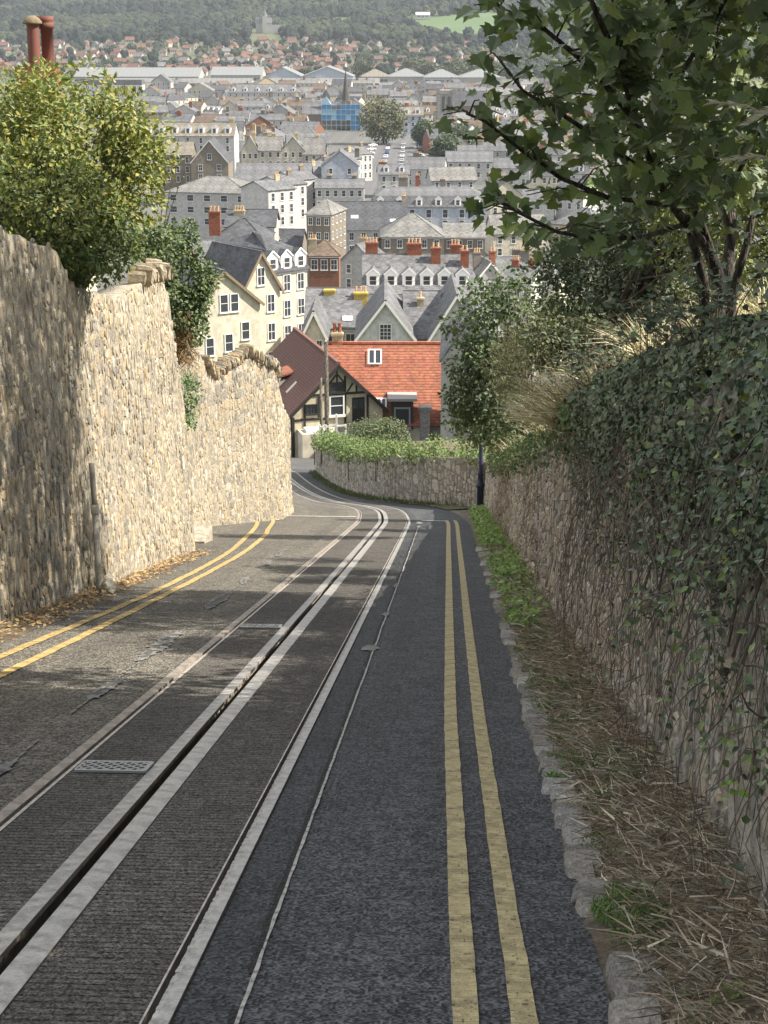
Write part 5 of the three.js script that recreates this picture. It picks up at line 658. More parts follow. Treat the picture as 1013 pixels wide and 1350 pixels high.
{ // poles and railing before the cottage
  R = rng(205); for (const [px, y0, y1, D, rad0] of [[431.5, 452, 578, 92, 0.14], [424, 498, 575, 94, 0.1]]) { const a = P(px, y1, D), b = P(px, y0, D); a.y -= 1.4; const m = new MB(); b.x = a.x; b.z = a.z; m.tube([a, b], [rad0, rad0 * 0.8], 9); m.lathe(b.x, b.y, b.z, [[rad0 * 0.8, 0], [rad0 * 0.85, 0.02], [0.02, 0.1]], 9); top(new THREE.Mesh(m.build(true), std([0.36, 0.31, 0.24], { map: T.bark, mm: 1.2 })), 'utility_pole', rad0 > 0.12 ? 'tall wooden pole before the timber gable' : 'short wooden pole beside the tall one at the cottage', 'pole', null, 'thing'); }
  const g = new THREE.Group(), D = 84; for (const px of [422, 430, 444, 456]) { const a = P(px, 582, D), b = P(px, px === 444 ? 546 : 560, D), m = new MB(); b.x = a.x; b.z = a.z; a.y -= 1.5; m.bar(a, b, 0.09, 0.09); part(g, 'post', m.build(), M.trim); } for (const y of [562, 572]) { const m = new MB(); m.bar(P(421, y + 1, D), P(457, y - 1, D), 0.05, 0.09); part(g, 'rail', m.build(), M.trim); } top(g, 'railing', 'white post and rail fence before the cottage', 'fence', null, 'thing');
}
{ // old iron drainpipe on the tall wall, a pale boulder at its foot, a low step in the recess
  const s0 = 16.1, g = group(-3.745, roadY(s0), -s0), iron = std([0.16, 0.145, 0.125], { rough: 0.7 }), pale = std([0.42, 0.39, 0.33], { map: T.stone, mm: 0.5 });
  part(g, 'upper_pipe', new MB().tube([V(0, 0.95, 0), V(-0.01, 1.45, 0)], [0.03, 0.03], 8).build(true), iron); part(g, 'lower_pipe', new MB().tube([V(0, 0, 0), V(0, 0.95, 0)], [0.036, 0.036], 8).build(true), pale); part(g, 'collar', new MB().tube([V(0, 0.9, 0), V(0, 1.0, 0)], [0.046, 0.046], 8).build(true), pale); top(g, 'drainpipe', 'old drainpipe with a pale lower half on the tall wall', 'drainpipe', null, 'thing');
  const b = new THREE.Mesh(clumpRock(3), pale); b.scale.set(0.09, 0.13, 0.1); b.position.set(-3.62, roadY(s0) + 0.08, -s0 + 0.1); top(b, 'boulder', 'pale stone at the foot of the drainpipe', 'stone', null, 'thing');
  const st = new MB(); st.box(-4.75, -3.95, roadY(25) - 0.2, roadY(25) + 0.14, -25.5, -24.6); top(new THREE.Mesh(st.build(), std([0.38, 0.34, 0.27], { map: T.stone, mm: 0.7 })), 'step', 'low stone step in the wall recess', 'step', null, 'thing');
}
{ // lamp post at the bend
  const c = V(0.84, roadY(38.6), -38.6), m = new MB(), g = group(c.x, c.y, c.z), blue = std([0.018, 0.024, 0.05], { rough: 0.4 });
  m.lathe(0, 0, 0, [[0.08, -0.3], [0.08, 0.62], [0.105, 0.66], [0.105, 0.72], [0.07, 0.78], [0.07, 0.95], [0.085, 0.98], [0.055, 1.05], [0.045, 3.5], [0.08, 3.52], [0.09, 3.6], [0.03, 3.68]], 14); part(g, 'column', m.build(true), blue);
  top(g, 'lamp_post', 'dark blue lamp post at the bend below the sapling', 'lamp post', null, 'thing');
}
{ // house behind the conifer: only its chimney pots rise above the leaves
  const c = P(48, 118, 27), g = group(c.x - 1.2, groundY(0, 27) + 2.4, c.z, 0.05), m = new MB(), rf = new MB(), hy = c.y - (groundY(0, 27) + 2.4); m.box(-1.5, 1.5, 0, hy - 2.6, -3, 0, undefined, 'tb'); roofMB(rf, 'x', 3, 3, hy - 2.6, hy - 1.2, 0.15, m); part(g, 'wall', m.build(), WM.ivory); part(g, 'roof', rf.build(), RM.slate);
  const s = new MB(), pz = 0; s.box(0.85, 1.49, hy - 2.6, hy + 0.35, -0.55, -0.05); const q = part(g, 'chimney', s.build(), M.redBrick), red = std([0.15, 0.055, 0.04], { rough: 0.8 }), pt = (x, z, h, cap) => { const p = new MB(); p.lathe(x, hy + 0.35, z, [[0.105, 0], [0.1, h], ...(cap ? [] : [[0.125, h], [0.125, h + 0.09], [0.112, h + 0.1], [0.125, h + 0.12], [0.125, h + 0.2], [0.08, h + 0.2]])], 14); const cp = part(q, 'chimney_pot', p.build(true), red); if (cap) { const k = new MB(); k.lathe(x, hy + 0.35 + h, z, [[0.09, -0.02], [0.16, 0], [0.16, 0.03], [0.11, 0.09], [0.04, 0.13], [0, 0.13]], 14); part(cp, 'cowl', k.build(true), std([0.2, 0.15, 0.09], { map: T.stone, mm: 0.4 })); } }; pt(1.14, -0.25, 0.68, true); pt(1.33, -0.44, 0.6, false);
  top(g, 'chimney_house', 'house with two red clay chimney pots above the conifer', 'house', null, 'thing');
}
// ---------- the town below: houses told apart one by one ----------
B(250, 341, 403, 358, 150, { type: 'z', d: 10, wall: 'cream', roof: 'dark', det: 1, name: 'terrace_house', label: 'cream gabled house above the wall coping with paired sash windows', wins: [[0.0, -0.6], [1.1, -0.6], [-1.6, -4.6], [2.2, -3.4], [0.4, -4.4]].map((q) => [q[0], q[1], 0.75, 1.6]), trimMat: std([0.2, 0.15, 0.1], {}), bars: [0, 1], turn: 0.55 });
B(321, 368, 381, 333, 163, { type: 'z', d: 9, wall: 'cream', roof: 'dark', det: 1, name: 'terrace_house', label: 'narrow cream gable with a steep dark roof behind the first gable', rows: 5, bays: 2, ww: 0.8, wh: 1.7, trimMat: std([0.2, 0.15, 0.1], {}), turn: 0.65, attic: true });
B(352, 404, 357, 303, 186, { type: 'mansard', d: 11, wall: 'cream', roof: 'dark', det: 1, name: 'terrace_house', label: 'tall cream corner house with dark blue mansard roof and sash windows', rows: 5, bays: 3, ww: 0.9, wh: 1.8, dorm: 3, dormW: 1.6, topGap: 0.5, turn: 0.75 });
B(283, 352, 322, 288, 196, { type: 'hip', d: 11, wall: 'ivory', roof: 'dark', det: 1, rows: 2, bays: 5, name: 'terrace_house', label: 'low ivory house under a dark slate hip roof', chim: [[-3.4, -3, 1.2, 1.4, 3, 'red']] });
B(298, 362, 299, 277, 235, { type: 'x', d: 9, wall: 'ivory', roof: 'dark', det: 1, rows: 2, bays: 4, name: 'terrace_house', label: 'slate roofed house with cream chimney beside the mansard corner', chim: [[-1.8, -3, 0.2, 1.6, 4, 'cream']] });
B(404, 474, 432, 381, 172, { type: 'x', d: 12, wall: 'ivory', roof: 'slate', det: 1, rows: 1, bays: 3, name: 'terrace_house', label: 'slate roofed house carrying the two yellow chimney stacks', skylights: [[1.6, 1.2, 1.0, 0.7]], chim: [[-0.5, -5.2, 0.1, 1.2, 0, 'yellow', 0.9], [3, -4.5, -0.1, 1.5, 3, 'yellow', 1]] });
B(400, 428, 440, 411, 160, { type: 'z', d: 9, wall: 'cream', roof: 'slate', det: 1, rows: 1, bays: 2, ww: 0.5, wh: 1.1, name: 'terrace_house', label: 'small cream gabled house next to the tall corner house' });
B(473, 544, 443, 397, 158, { type: 'z', d: 13, wallMat: std([0.76, 0.76, 0.74], { map: T.plaster, mm: 3 }), wall: 'white', roof: 'slate', det: 1, bars: [2, 3], wins: [[0, -0.35, 1.05, 1.5]], name: 'gabled_house', label: 'pale grey gable with a many-paned sash window above the orange roof', ov: 0.35 });
B(569, 636, 443, 389, 158, { type: 'z', d: 13, wallMat: std([0.76, 0.75, 0.72], { map: T.plaster, mm: 3 }), roof: 'slate', det: 1, bars: [2, 3], rows: 0, name: 'gabled_house', label: 'white gable partly hidden by the sapling', ov: 0.35 });
B(536, 580, 446, 385, 161, { type: 'x', d: 14, wall: 'ivory', roof: 'slate', det: 1, rows: 1, bays: 1, ww: 0.8, wh: 0.6, topGap: 0.5, name: 'gabled_house', label: 'slate slope between the two pale gables with a white stack', chim: [[-0.2, -4.8, -0.2, 0.7, 1, 'cream']] });
B(480, 622, 386, 336, 212, { type: 'x', d: 12, wall: 'white', roof: 'slate', det: 1, rows: 1, bays: 6, dorm: 6, dormW: 1.7, dormH: 1.6, name: 'terrace_house', label: 'long slate terrace with white dormers and red brick chimneys', chim: [[-6.2, -6.4, 1.7, 1.7, 4, 'red', 1], [-0.4, -6.2, 1.6, 2.0, 4, 'red', 1], [2.5, -4.8, 1.2, 1.3, 2, 'red', 1], [5.2, -6.4, 1.4, 1.3, 3, 'red', 1], [6.4, -4.2, 0.9, 1.1, 2, 'red', 1]] });
[[600, 632, 378, 356, 232, 'x', 0.3, 'slate'], [630, 664, 366, 346, 246, 'z', 0.2, 'pale'], [664, 700, 372, 352, 240, 'x', -0.3, 'slate'], [698, 738, 366, 345, 256, 'z', -0.3, 'slate'], [738, 790, 372, 350, 262, 'x', 0.1, 'pale']].forEach(([l, r, e, rd, D, t, tu, rf], i) => B(l, r, e, rd, D, { type: t, d: 8, wall: i === 3 ? 'ivory' : 'white', roof: rf, det: 1, rows: 3, bays: 3, ww: 0.7, wh: 1.4, turn: tu, chim: [[-1.2, -4, 1.1, 1.1, 3, i % 2 ? 'stone' : 'red'], [1.3, -4, 1.2, 0.9, 2, 'red']], name: 'terrace_house', label: ['white ridged house at the end of the dormer terrace', 'white gabled house with pale roof behind the sapling', 'white ridged house with slate roof beside the pale gable', 'ivory gabled house under the sycamore branch', 'white house with pale roof behind the dark bush'][i] }));
B(404, 436, 283, 262, 335, { type: 'hip', d: 12, wall: 'stone', roof: 'pale', det: 1, rows: 3, bays: 3, ww: 0.8, wh: 1.4, side: 4, turn: -0.25, name: 'town_house', label: 'brown stone house with pale hip roof' });
B(408, 447, 337, 317, 262, { type: 'hip', d: 9, wall: 'brick', roof: 'brown', det: 1, rows: 1, bays: 3, name: 'town_house', label: 'low red-brown brick house with brown hip roof', chim: [[-2, -4, 0.4, 1.2, 3, 'cream']] });
B(440, 535, 303, 266, 372, { type: 'x', d: 16, wall: 'white', roof: 'dark', det: 1, rows: 2, bays: 6, name: 'chapel', label: 'long steep dark slate roof with a cream end chimney', cat: 'building', chim: [[8, -8, 1.5, 0.9, 2, 'cream']], skylights: [[-3.5, 3.5, 1.6, 1], [5.4, 2.5, 1.2, 0.9]] });
B(503, 584, 312, 281, 335, { type: 'hip', d: 13, wall: 'stone', roof: 'pale', det: 1, rows: 2, bays: 5, name: 'town_house', label: 'brown walled house with broad pale hip roof' });
B(586, 640, 313, 294, 352, { type: 'x', d: 10, wall: 'stone', roof: 'pale', det: 1, rows: 1, bays: 4, name: 'town_house', label: 'low brown house beside the broad pale hip roof' });
B(489, 642, 273, 246, 445, { type: 'mansard', d: 14, wall: 'blue', roof: 'slate', rows: 2, bays: 7, ww: 1.3, wh: 2.2, dorm: 6, dormW: 1.8, dormH: 1.9, name: 'hotel', label: 'pale blue terrace with slate mansard and arched dormers', cat: 'building', chim: [[-7, -8, 2.5, 2.6, 5, 'stone'], [-3, -8, 3, 1.2, 3, 'red'], [4, -8, 2, 1.4, 3, 'stone']] });
B(216, 330, 254, 232, 420, { type: 'hip', d: 18, wall: 'white', roof: 'pale', rows: 3, bays: 5, ww: 1.7, wh: 1.5, bars: [2, 1], side: 6, turn: -0.22, name: 'hotel', label: 'white hotel with grey hip roof and triple windows', cat: 'building', det: 0 });
B(186, 309, 179, 162, 620, { type: 'x', d: 12, wall: 'white', roof: 'tan', rows: 4, bays: 7, ww: 1, wh: 2, dorm: 7, dormW: 2.2, dormH: 2.2, name: 'hotel', label: 'long white terrace with seven gabled dormers', cat: 'building', chim: [[16, -6, 1.5, 2, 4, 'cream']], turn: -0.06 });
B(203, 253, 204, 187, 520, { type: 'x', d: 12, wall: 'stone', roof: 'tan', rows: 3, bays: 4, wh: 1.8, name: 'town_house', label: 'grey-brown house with lit tan roof beside the dark gable' });
B(252, 301, 214, 185, 515, { type: 'z', d: 16, wall: 'stone', roof: 'dark', rows: 2, bays: 2, name: 'town_house', label: 'dark brown gabled house with pale roof edges', det: 1, ww: 1.2, wh: 1.9, attic: true });
B(310, 409, 243, 215, 470, { type: 'x', d: 18, wall: 'stone', roof: 'slate', rows: 1, bays: 5, name: 'hall', label: 'long plain blue-grey slate roof of a hall', cat: 'building' });
for (const [l, r, e, rd, t, lb] of [[318, 341, 200, 180, 'z', 'ivory gabled house at the dormer terrace end of its row'], [341, 372, 198, 180, 'x', 'ivory ridged house between two gabled ones in its row'], [372, 401, 198, 181, 'z', 'ivory gabled house third along its row behind the hall'], [400, 428, 203, 182, 'x', 'ivory ridged house at the blue gable end of its row']]) B(l, r, e, rd, 560, { type: t, d: 10, wall: 'ivory', roof: 'pale', rows: 3, bays: 3, chim: [[1, -5, 1, 1.4, 3, 'cream']], name: 'town_house', label: lb, grp: 'ivory houses behind the slate hall' });
B(424, 473, 219, 200, 480, { type: 'z', d: 14, wall: 'blue', roof: 'slate', rows: 1, bays: 2, name: 'town_house', label: 'pale blue blank gable beside the street terrace', chim: [[5, -3, 0.8, 1.4, 3, 'stone']] });
for (let i = 0; i < 8; i++) { const t = i / 7, px = lerp(372, 482, t), D = lerp(400, 600, t), e = lerp(250, 203, t); B(px - lerp(17, 9, t), px + lerp(17, 9, t), e, e - lerp(13, 10, t), D, { type: 'x', d: 11, wall: i === 4 ? 'blue' : 'white', roof: 'slate', rows: 3, bays: 3, turn: 0.75, wh: 1.9, chim: [[2.5, -5, 1.3, 1.3, 3, i % 3 ? 'stone' : 'cream']], name: 'street_house', label: i === 4 ? 'pale blue house with tall front in the white street terrace' : `bright white terrace house on the street, ${['first', 'second', 'third', 'fourth', '', 'third', 'second', 'first'][i]} counted from the ${i < 4 ? 'white hotel' : 'gardens'} end`, grp: i === 4 ? null : 'white terrace along the street' }); }

// ---------- the middle of the town ----------
function gableFor(D, l, r, e, rd, o) { return B(l, r, e, rd, D, o); }
const groundHit = (px, py, d0 = 500, d1 = 4600) => { for (let D = d0; D < d1; D += 10) { const p = P(px, py, D); if (p.y <= groundY(p.x, -p.z)) return p; } return null; };
const clumpGeo = (sd, det = 2) => { const g = new THREE.IcosahedronGeometry(1, det), p = g.attributes.position; for (let i = 0; i < p.count; i++) { const v = V().fromBufferAttribute(p, i), k = 0.82 + 0.42 * fbm(v.x * 1.6 + sd, v.y * 1.6, v.z * 1.6 + sd, 3) + 0.3 * N(v.x * 4 + sd, v.y * 4, v.z * 4); p.setXYZ(i, v.x * k, v.y * k * 0.95, v.z * k); } g.computeVertexNormals(); return g; };
{ // church with its spire, wrapped in blue scaffold netting
  const D = 900, c = P(456, 165, D), gy = groundY(c.x, -c.z), g = group(c.x, gy, c.z), hy = (py) => P(456, py, D).y - gy, t = new MB(), s = new MB();
  t.box(-3, 3, 0, hy(133), -6, 0); part(g, 'tower', t.build(), WM.stone); s.lathe(0, hy(133), -3, [[2.3, 0], [0.15, hy(92) - hy(133)], [0, hy(91) - hy(133)]], 8); part(g, 'spire', s.build(), std([0.07, 0.065, 0.06], { rough: 0.9 })); const n = new MB(), r = new MB(); n.box(-24, -3.1, 0, 8, -13, -1, undefined, 'tb'); const rg = new MB(); roofMB(rg, 'x', 21, 12, 8, 14, 0.3, undefined); const rgeo = rg.build(); rgeo.translate(-13.5, 0, -1); part(g, 'nave', n.build(), WM.stone); part(g, 'roof', rgeo, RM.slate);
  top(g, 'church', 'stone church with a thin dark spire above blue scaffolding', 'church', null, 'thing');
  const f = group(P(450, 165, 890).x, gy, P(450, 165, 890).z), blue = std([0.08, 0.22, 0.4], { rough: 0.8 }), pale = std([0.3, 0.45, 0.56], { rough: 0.8 }), w = 21, ht = P(450, 138, 890).y - gy, hb = 1; R = rng(301);
  for (let i = 0; i <= 8; i++) { const m = new MB(); m.bar(V(-w / 2 + w * i / 8, 0, 0.12), V(-w / 2 + w * i / 8, ht + 1.5, 0.12), 0.22, 0.22); part(f, 'standard', m.build(), pale); }
  for (let j = 0; j < 5; j++) { const m = new MB(); m.bar(V(-w / 2, ht * (j + 1) / 5, 0.25), V(w / 2, ht * (j + 1) / 5, 0.25), 0.2, 0.2); part(f, 'ledger', m.build(), pale); for (let i = 0; i < 8; i++) { if (j < 2 && i < 6) continue; if (j === 4 && (i === 2 || i === 3)) continue; const q = new MB(), x0 = -w / 2 + w * i / 8 + 0.02, x1 = x0 + w / 8 - 0.04; q.box(x0, x1, ht * j / 5 + 0.12, ht * (j + 1) / 5 - 0.04, -0.1, 0.02); part(f, 'netting', q.build(), R() < 0.15 ? pale : blue); } }
  { const q = new MB(); q.tri(V(-w / 2, ht, -0.5), V(-w / 2 + 5, ht, -0.5), V(-w / 2 + 2.5, ht + 4.5, -0.5)); q.tri(V(-w / 2 + 5, ht, -0.5), V(-w / 2 + 5, ht, -5), V(-w / 2 + 2.5, ht + 4.5, -0.5)); part(f, 'sheeting', q.build(), pale); }
  top(f, 'scaffold', 'blue netted scaffolding round the church spire', 'scaffold', null, 'thing');
}
{ // square church tower
  const D = 950, c = P(588, 165, D), gy = groundY(c.x, -c.z), g = group(c.x, gy, c.z, YAW), hy = P(588, 119, D).y - gy, w = 10, t = new MB(), o = new MB(); t.box(-w / 2, w / 2, 0, hy, -w, 0); t.box(-w / 2 - 0.3, w / 2 + 0.3, hy - 2.2, hy - 1.7, -w - 0.3, 0.3); for (const [a, b] of [[-1, 0], [1, 0], [-1, 1], [1, 1]]) { const x = a * (w / 2 - 0.6), z = b ? -w + 0.6 : -0.6; t.box(x - 0.9, x + 0.9, 0, hy + 1.6, z - 0.9, z + 0.9); } part(g, 'tower', t.build(), std([0.3, 0.29, 0.27], { map: T.stone, mm: 4 }));
  for (const x of [-1.6, 1.6]) { const q = new MB(); q.box(x - 0.8, x + 0.8, hy - 12, hy - 3.5, -0.1, 0.12); part(g, 'louvre', q.build(), std([0.06, 0.06, 0.065], {})); }
  const n = new MB(), rg = new MB(); n.box(w / 2 + 0.01, w / 2 + 26, 0, 10, -14, -1, undefined, 'tb'); part(g, 'nave', n.build(), WM.stone); roofMB(rg, 'x', 26, 13, 10, 18, 0.2); const q = rg.build(); q.translate(w / 2 + 13.2, 0, -1); part(g, 'roof', q, RM.dark);
  top(g, 'church', 'square grey church tower with slate nave', 'church', null, 'thing');
}
B(514, 558, 152, 141, 860, { type: 'x', d: 12, wall: 'blue', roof: 'tan', rows: 3, bays: 5, ww: 1.3, wh: 2, dorm: 3, dormW: 2.6, dormH: 2.2, name: 'guest_house', label: 'light blue guest house beyond the round tree', cat: 'house' });
for (let i = 0; i < 4; i++) B(548 + i * 11, 562 + i * 11, 178 - i * 4, 168 - i * 4, 760 + i * 25, { type: 'x', d: 13, wall: 'white', roof: 'pale', rows: 3, bays: 3, wh: 1.9, turn: -0.7, chim: [[0, -6, 1.5, 1.6, 3, 'stone']], name: 'street_house', label: 'shaded white house on the far side of the street', grp: 'white terrace across the street' });
{ // trees of the street and gardens
  const T_ = [[506, 172, 790, 11, 9.5, 'round olive-green tree where the street meets the gardens'], [588, 214, 660, 6, 5, 'dark green tree beside the parked cars'], [560, 190, 760, 5, 5, 'small green tree in front of the white terrace'], [410, 222, 640, 4, 4, 'small garden tree behind the pale blue gable'], [600, 206, 690, 7, 6, 'dark spreading tree at the street corner']];
  T_.forEach(([px, py, D, rx, ry, label], i) => { const c = P(px, py, D), gy = groundY(c.x, -c.z); bushTree({ sd: 310 + i, name: 'street_tree', label, foot: V(c.x, gy, c.z), tr: 0.5, every: 6, crowns: [{ c: V(c.x, Math.max(c.y, gy + ry + 2), c.z), r: [rx, ry, rx * 0.9], clumps: 70, cr: rx * 0.26, leaves: 60, size: 1.3, cols: i === 0 ? [[0.1, 0.11, 0.03], [0.08, 0.1, 0.03], [0.12, 0.12, 0.04]] : DG, skin: 0.45 }] }); });
}
{ // street and parked cars
  const m = new MB(), n = 40; for (let i = 0; i < n; i++) { const a = 500 + i * 12, b = a + 12, q = (D, k) => { const c = P(lerp(512, 530, (D - 500) / 480), 212, D); return V(c.x + k * 13, groundY(c.x, D) - 0.1, c.z); }; m.quad(q(a, -1), q(a, 1), q(b, 1), q(b, -1)); }
  top(new THREE.Mesh(m.build(), std([0.12, 0.12, 0.125], { map: T.stone, mm: 6 })), 'street', 'broad grey street with parked cars in the town', 'street', null, 'structure');
  R = rng(330); const body = new THREE.Shape(); [[-2.1, 0.3], [-2.15, 0.75], [-1.95, 0.95], [-1.1, 1.0], [-0.6, 1.42], [0.9, 1.45], [1.6, 1.0], [2.1, 0.9], [2.15, 0.35]].forEach((p, i) => i ? body.lineTo(...p) : body.moveTo(...p)); const bg = new THREE.ExtrudeGeometry(body, { depth: 1.6, bevelEnabled: true, bevelSize: 0.06, bevelThickness: 0.06, bevelSegments: 1 }); bg.translate(0, 0, -0.8);
  const gl = new MB(); gl.quad(V(-1.06, 1.02, 0.87), V(1.45, 1.04, 0.87), V(0.85, 1.4, 0.87), V(-0.58, 1.38, 0.87)); gl.quad(V(-1.06, 1.02, -0.87), V(1.45, 1.04, -0.87), V(0.85, 1.4, -0.87), V(-0.58, 1.38, -0.87)); gl.quad(V(-1.18, 1.06, -0.7), V(-1.18, 1.06, 0.7), V(-0.7, 1.46, 0.7), V(-0.7, 1.46, -0.7)); gl.quad(V(1.66, 1.06, -0.7), V(1.66, 1.06, 0.7), V(1.0, 1.5, 0.7), V(1.0, 1.5, -0.7)); const glg = gl.build(), wg = new THREE.CylinderGeometry(0.33, 0.33, 0.24, 12); wg.rotateX(Math.PI / 2); const tyre = std([0.02, 0.02, 0.02], {});
  const tones = [['white', [0.7, 0.7, 0.7]], ['silver', [0.4, 0.41, 0.43]], ['dark grey', [0.06, 0.06, 0.07]], ['blue', [0.05, 0.1, 0.25]], ['red', [0.4, 0.04, 0.03]]], cm = tones.map((t) => std(t[1], { rough: 0.3 }));
  for (let k = 0; k < 28; k++) { const row = k % 4, i = Math.floor(k / 4), D = 628 + i * 24 + row * 4, c = P(lerp(512, 530, (D - 500) / 480), 212, D), t = Math.floor(R() * R() * 5), g = group(c.x + [-11, -3.5, 3.5, 11][row], groundY(c.x, D) - 0.09, c.z, row % 3 ? Math.PI / 2 + rr(-0.1, 0.1) : rr(0.3, 0.6)); part(g, 'body', bg, cm[t]); part(g, 'glazing', glg, M.glass); for (const [a, b] of [[-1.3, 0.8], [1.3, 0.8], [-1.3, -0.8], [1.3, -0.8]]) { const w = part(g, 'wheel', wg, tyre); w.position.set(a, 0.33, b); } top(g, 'parked_car', tones[t][0] + ' car parked in the town street', 'car', tones[t][0] + ' cars parked in the street', 'thing'); }
}
// ---------- rooftops, row behind row ----------
{
  R = rng(401);
  const wn = { white: 'white', ivory: 'ivory', cream: 'cream', grey: 'grey', stone: 'brown stone', blue: 'pale blue', brick: 'brick', buff: 'buff' }, tn = { x: 'ridged', z: 'gabled', hip: 'hipped', flat: 'flat' }, rn = { slate: 'slate', dark: 'dark slate', pale: 'pale grey', tan: 'tan', brown: 'brown', red: 'red tile' };
  const put = (px, D, wpx, o = {}) => {
    const c = P(px, 150, D), gy = groundY(c.x, -c.z) - 0.3, w = wpx * D / FPX, wall = pick(['white', 'white', 'ivory', 'cream', 'grey', 'stone', 'white', 'buff', 'brick', 'white', 'ivory', 'white']), roof = pick(['slate', 'slate', 'pale', 'dark', 'slate', 'slate', 'brown', 'dark']), type = pick(['x', 'x', 'z', 'hip', 'x', 'x']), e = o.e ?? rr(5.5, 9), d = rr(8, 12), far = D > 1000;
    const ch = []; const nc = Math.floor(rr(0, 3.4)); for (let i = 0; i < nc; i++) ch.push([rr(-0.42, 0.42) * w, -d * rr(0.35, 0.65), rr(0.8, 1.8), rr(1, 2.2), far ? 0 : 3, pick(['stone', 'stone', 'red', 'cream'])]);
    const dm = !far && R() < 0.22 && type === 'x' ? Math.max(2, Math.round(w / 5)) : 0;
    house({ x: c.x, y: gy, z: c.z, w, d: type === 'z' ? d * 1.2 : d, e, r: e + (type === 'z' ? Math.min(w / 2 * 0.9, 5) : rr(2.8, 4.2)), turn: YAW + rr(-0.18, 0.18) + (R() < 0.25 ? rr(-0.8, 0.8) : 0), type, wall, roof, rows: 2, bays: Math.max(2, Math.round(w / 3.6)), wh: 1.7, ww: 1, dorm: dm, dormW: 1.8, dormH: 1.7, chim: ch, name: 'town_house', label: `${wn[wall]} house with ${rn[roof]} ${tn[type]} roof ${dm ? 'and dormers ' : ''}${nc ? 'and chimneys ' : ''}${far ? 'in the distant rows' : 'among the town rooftops'}`, grp: 'rooftops of the town' });
  };
  for (const D of [650, 690, 735, 785, 840, 900, 970, 1050, 1140, 1240, 1350]) { for (let px = 165 + rr(0, 20); px < 760;) { const wpx = rr(9, 20) * FPX / D, cx = px + wpx / 2, street = cx > (D < 720 ? 478 : 495) - wpx / 2 && cx < (D < 720 ? 578 : 562) + wpx / 2 && D < 900, tall = (cx > 415 && cx < 480 && D > 640 && D < 890) || (cx > 570 && cx < 640 && D > 840 && D < 950), hid = px < 185 && D < 900; if (!street && !tall && !hid) put(cx, D + rr(-12, 12), wpx * 0.96, tall ? { e: 5 } : {}); px += wpx; } }
  // right of the street, seen between the sycamore's leaves, and odd roofs near the hand-set ones
  for (const D of [330, 400, 480, 560]) for (let px = 645 + rr(0, 15); px < 775;) { const wpx = rr(9, 15) * FPX / D; put(px + wpx / 2, D, wpx * 0.96); px += wpx; }
  for (const [px, D, w] of [[600, 520, 60], [560, 560, 50], [520, 540, 40], [620, 590, 60], [330, 320, 60], [265, 330, 60], [365, 300, 50], [470, 330, 50], [225, 300, 40], [370, 345, 45]]) put(px, D, w, { e: D < 400 ? 9 : 8 });
  B(416, 480, 248, 236, 452, { type: 'x', d: 10, wall: 'white', roof: 'slate', rows: 2, bays: 6, name: 'town_house', label: 'low slate roofed row below the pale blue gable', chim: [[-3, -5, 1, 1.4, 3, 'stone'], [4, -5, 1, 1.4, 3, 'stone']] });
  // large white terraces before the sheds
  B(300, 395, 122, 111, 1120, { type: 'hip', d: 14, wall: 'white', roof: 'slate', rows: 3, bays: 12, wh: 2, dorm: 6, dormW: 2.4, dormH: 2, name: 'hotel', label: 'long white hotel with slate hip roof and dormers left of the spire', cat: 'building' });
  for (let i = 0; i < 3; i++) B(517 + i * 17, 533 + i * 17, 113, 106, 1250, { type: 'z', d: 20, wall: 'white', roof: 'slate', rows: 2, bays: 3, name: 'gabled_hall', label: 'white gable in a row of three before the sheds', grp: 'three white gables', cat: 'building' });
  for (const [l, r, e, rd] of [[108, 187, 112, 106], [200, 225, 108, 98]]) B(l, r, e, rd, 1180, { type: r < 190 ? 'flat' : 'z', d: 16, wall: r < 190 ? 'white' : 'grey', roof: 'slate', rows: 3, bays: r < 190 ? 14 : 4, wh: 2, name: 'hotel', label: r < 190 ? 'long white flat-roofed block with window bands behind the bush' : 'tall grey hotel with a steep pointed gable', cat: 'building' });
  // retail sheds with white roofs
  const sheds = [[98, 262, 101, 89], [278, 345, 99, 88], [348, 398, 101, 89], [398, 466, 101, 88], [477, 512, 101, 91], [512, 560, 101, 90], [560, 606, 102, 91], [606, 662, 102, 91], [120, 330, 111, 103], [345, 500, 110, 103]];
  sheds.forEach(([l, r, e, rd], i) => B(l, r, e, rd, i < 8 ? 1600 + (i % 3) * 25 : 1480, { type: i > 3 && i < 8 ? 'hip' : i === 2 || i === 3 ? 'z' : 'x', d: i > 3 && i < 8 ? 44 : 60, wall: i === 2 || i === 3 ? 'blue' : 'grey', roof: i === 4 ? 'tan' : i > 7 ? 'pale' : 'white', rows: 1, bays: Math.round((r - l) / 6), ww: 4, wh: 2.5, topGap: 2.5, name: 'shed', label: ['very long white roofed shed with low ridge behind the bush', 'white roofed shed with arched green doorway bay', 'white roofed shed left of the spire', 'wide white gabled shed behind the spire', 'tan hipped shed roof right of the spire', 'white hipped shed beside the tan hipped shed', 'white hipped shed in the middle of the far row', 'white hipped shed behind the sycamore leaves', 'long low pale grey shed below the longest white shed', 'long low pale grey shed behind the white hotel'][i], cat: 'shed', ov: 0.8 }));
}
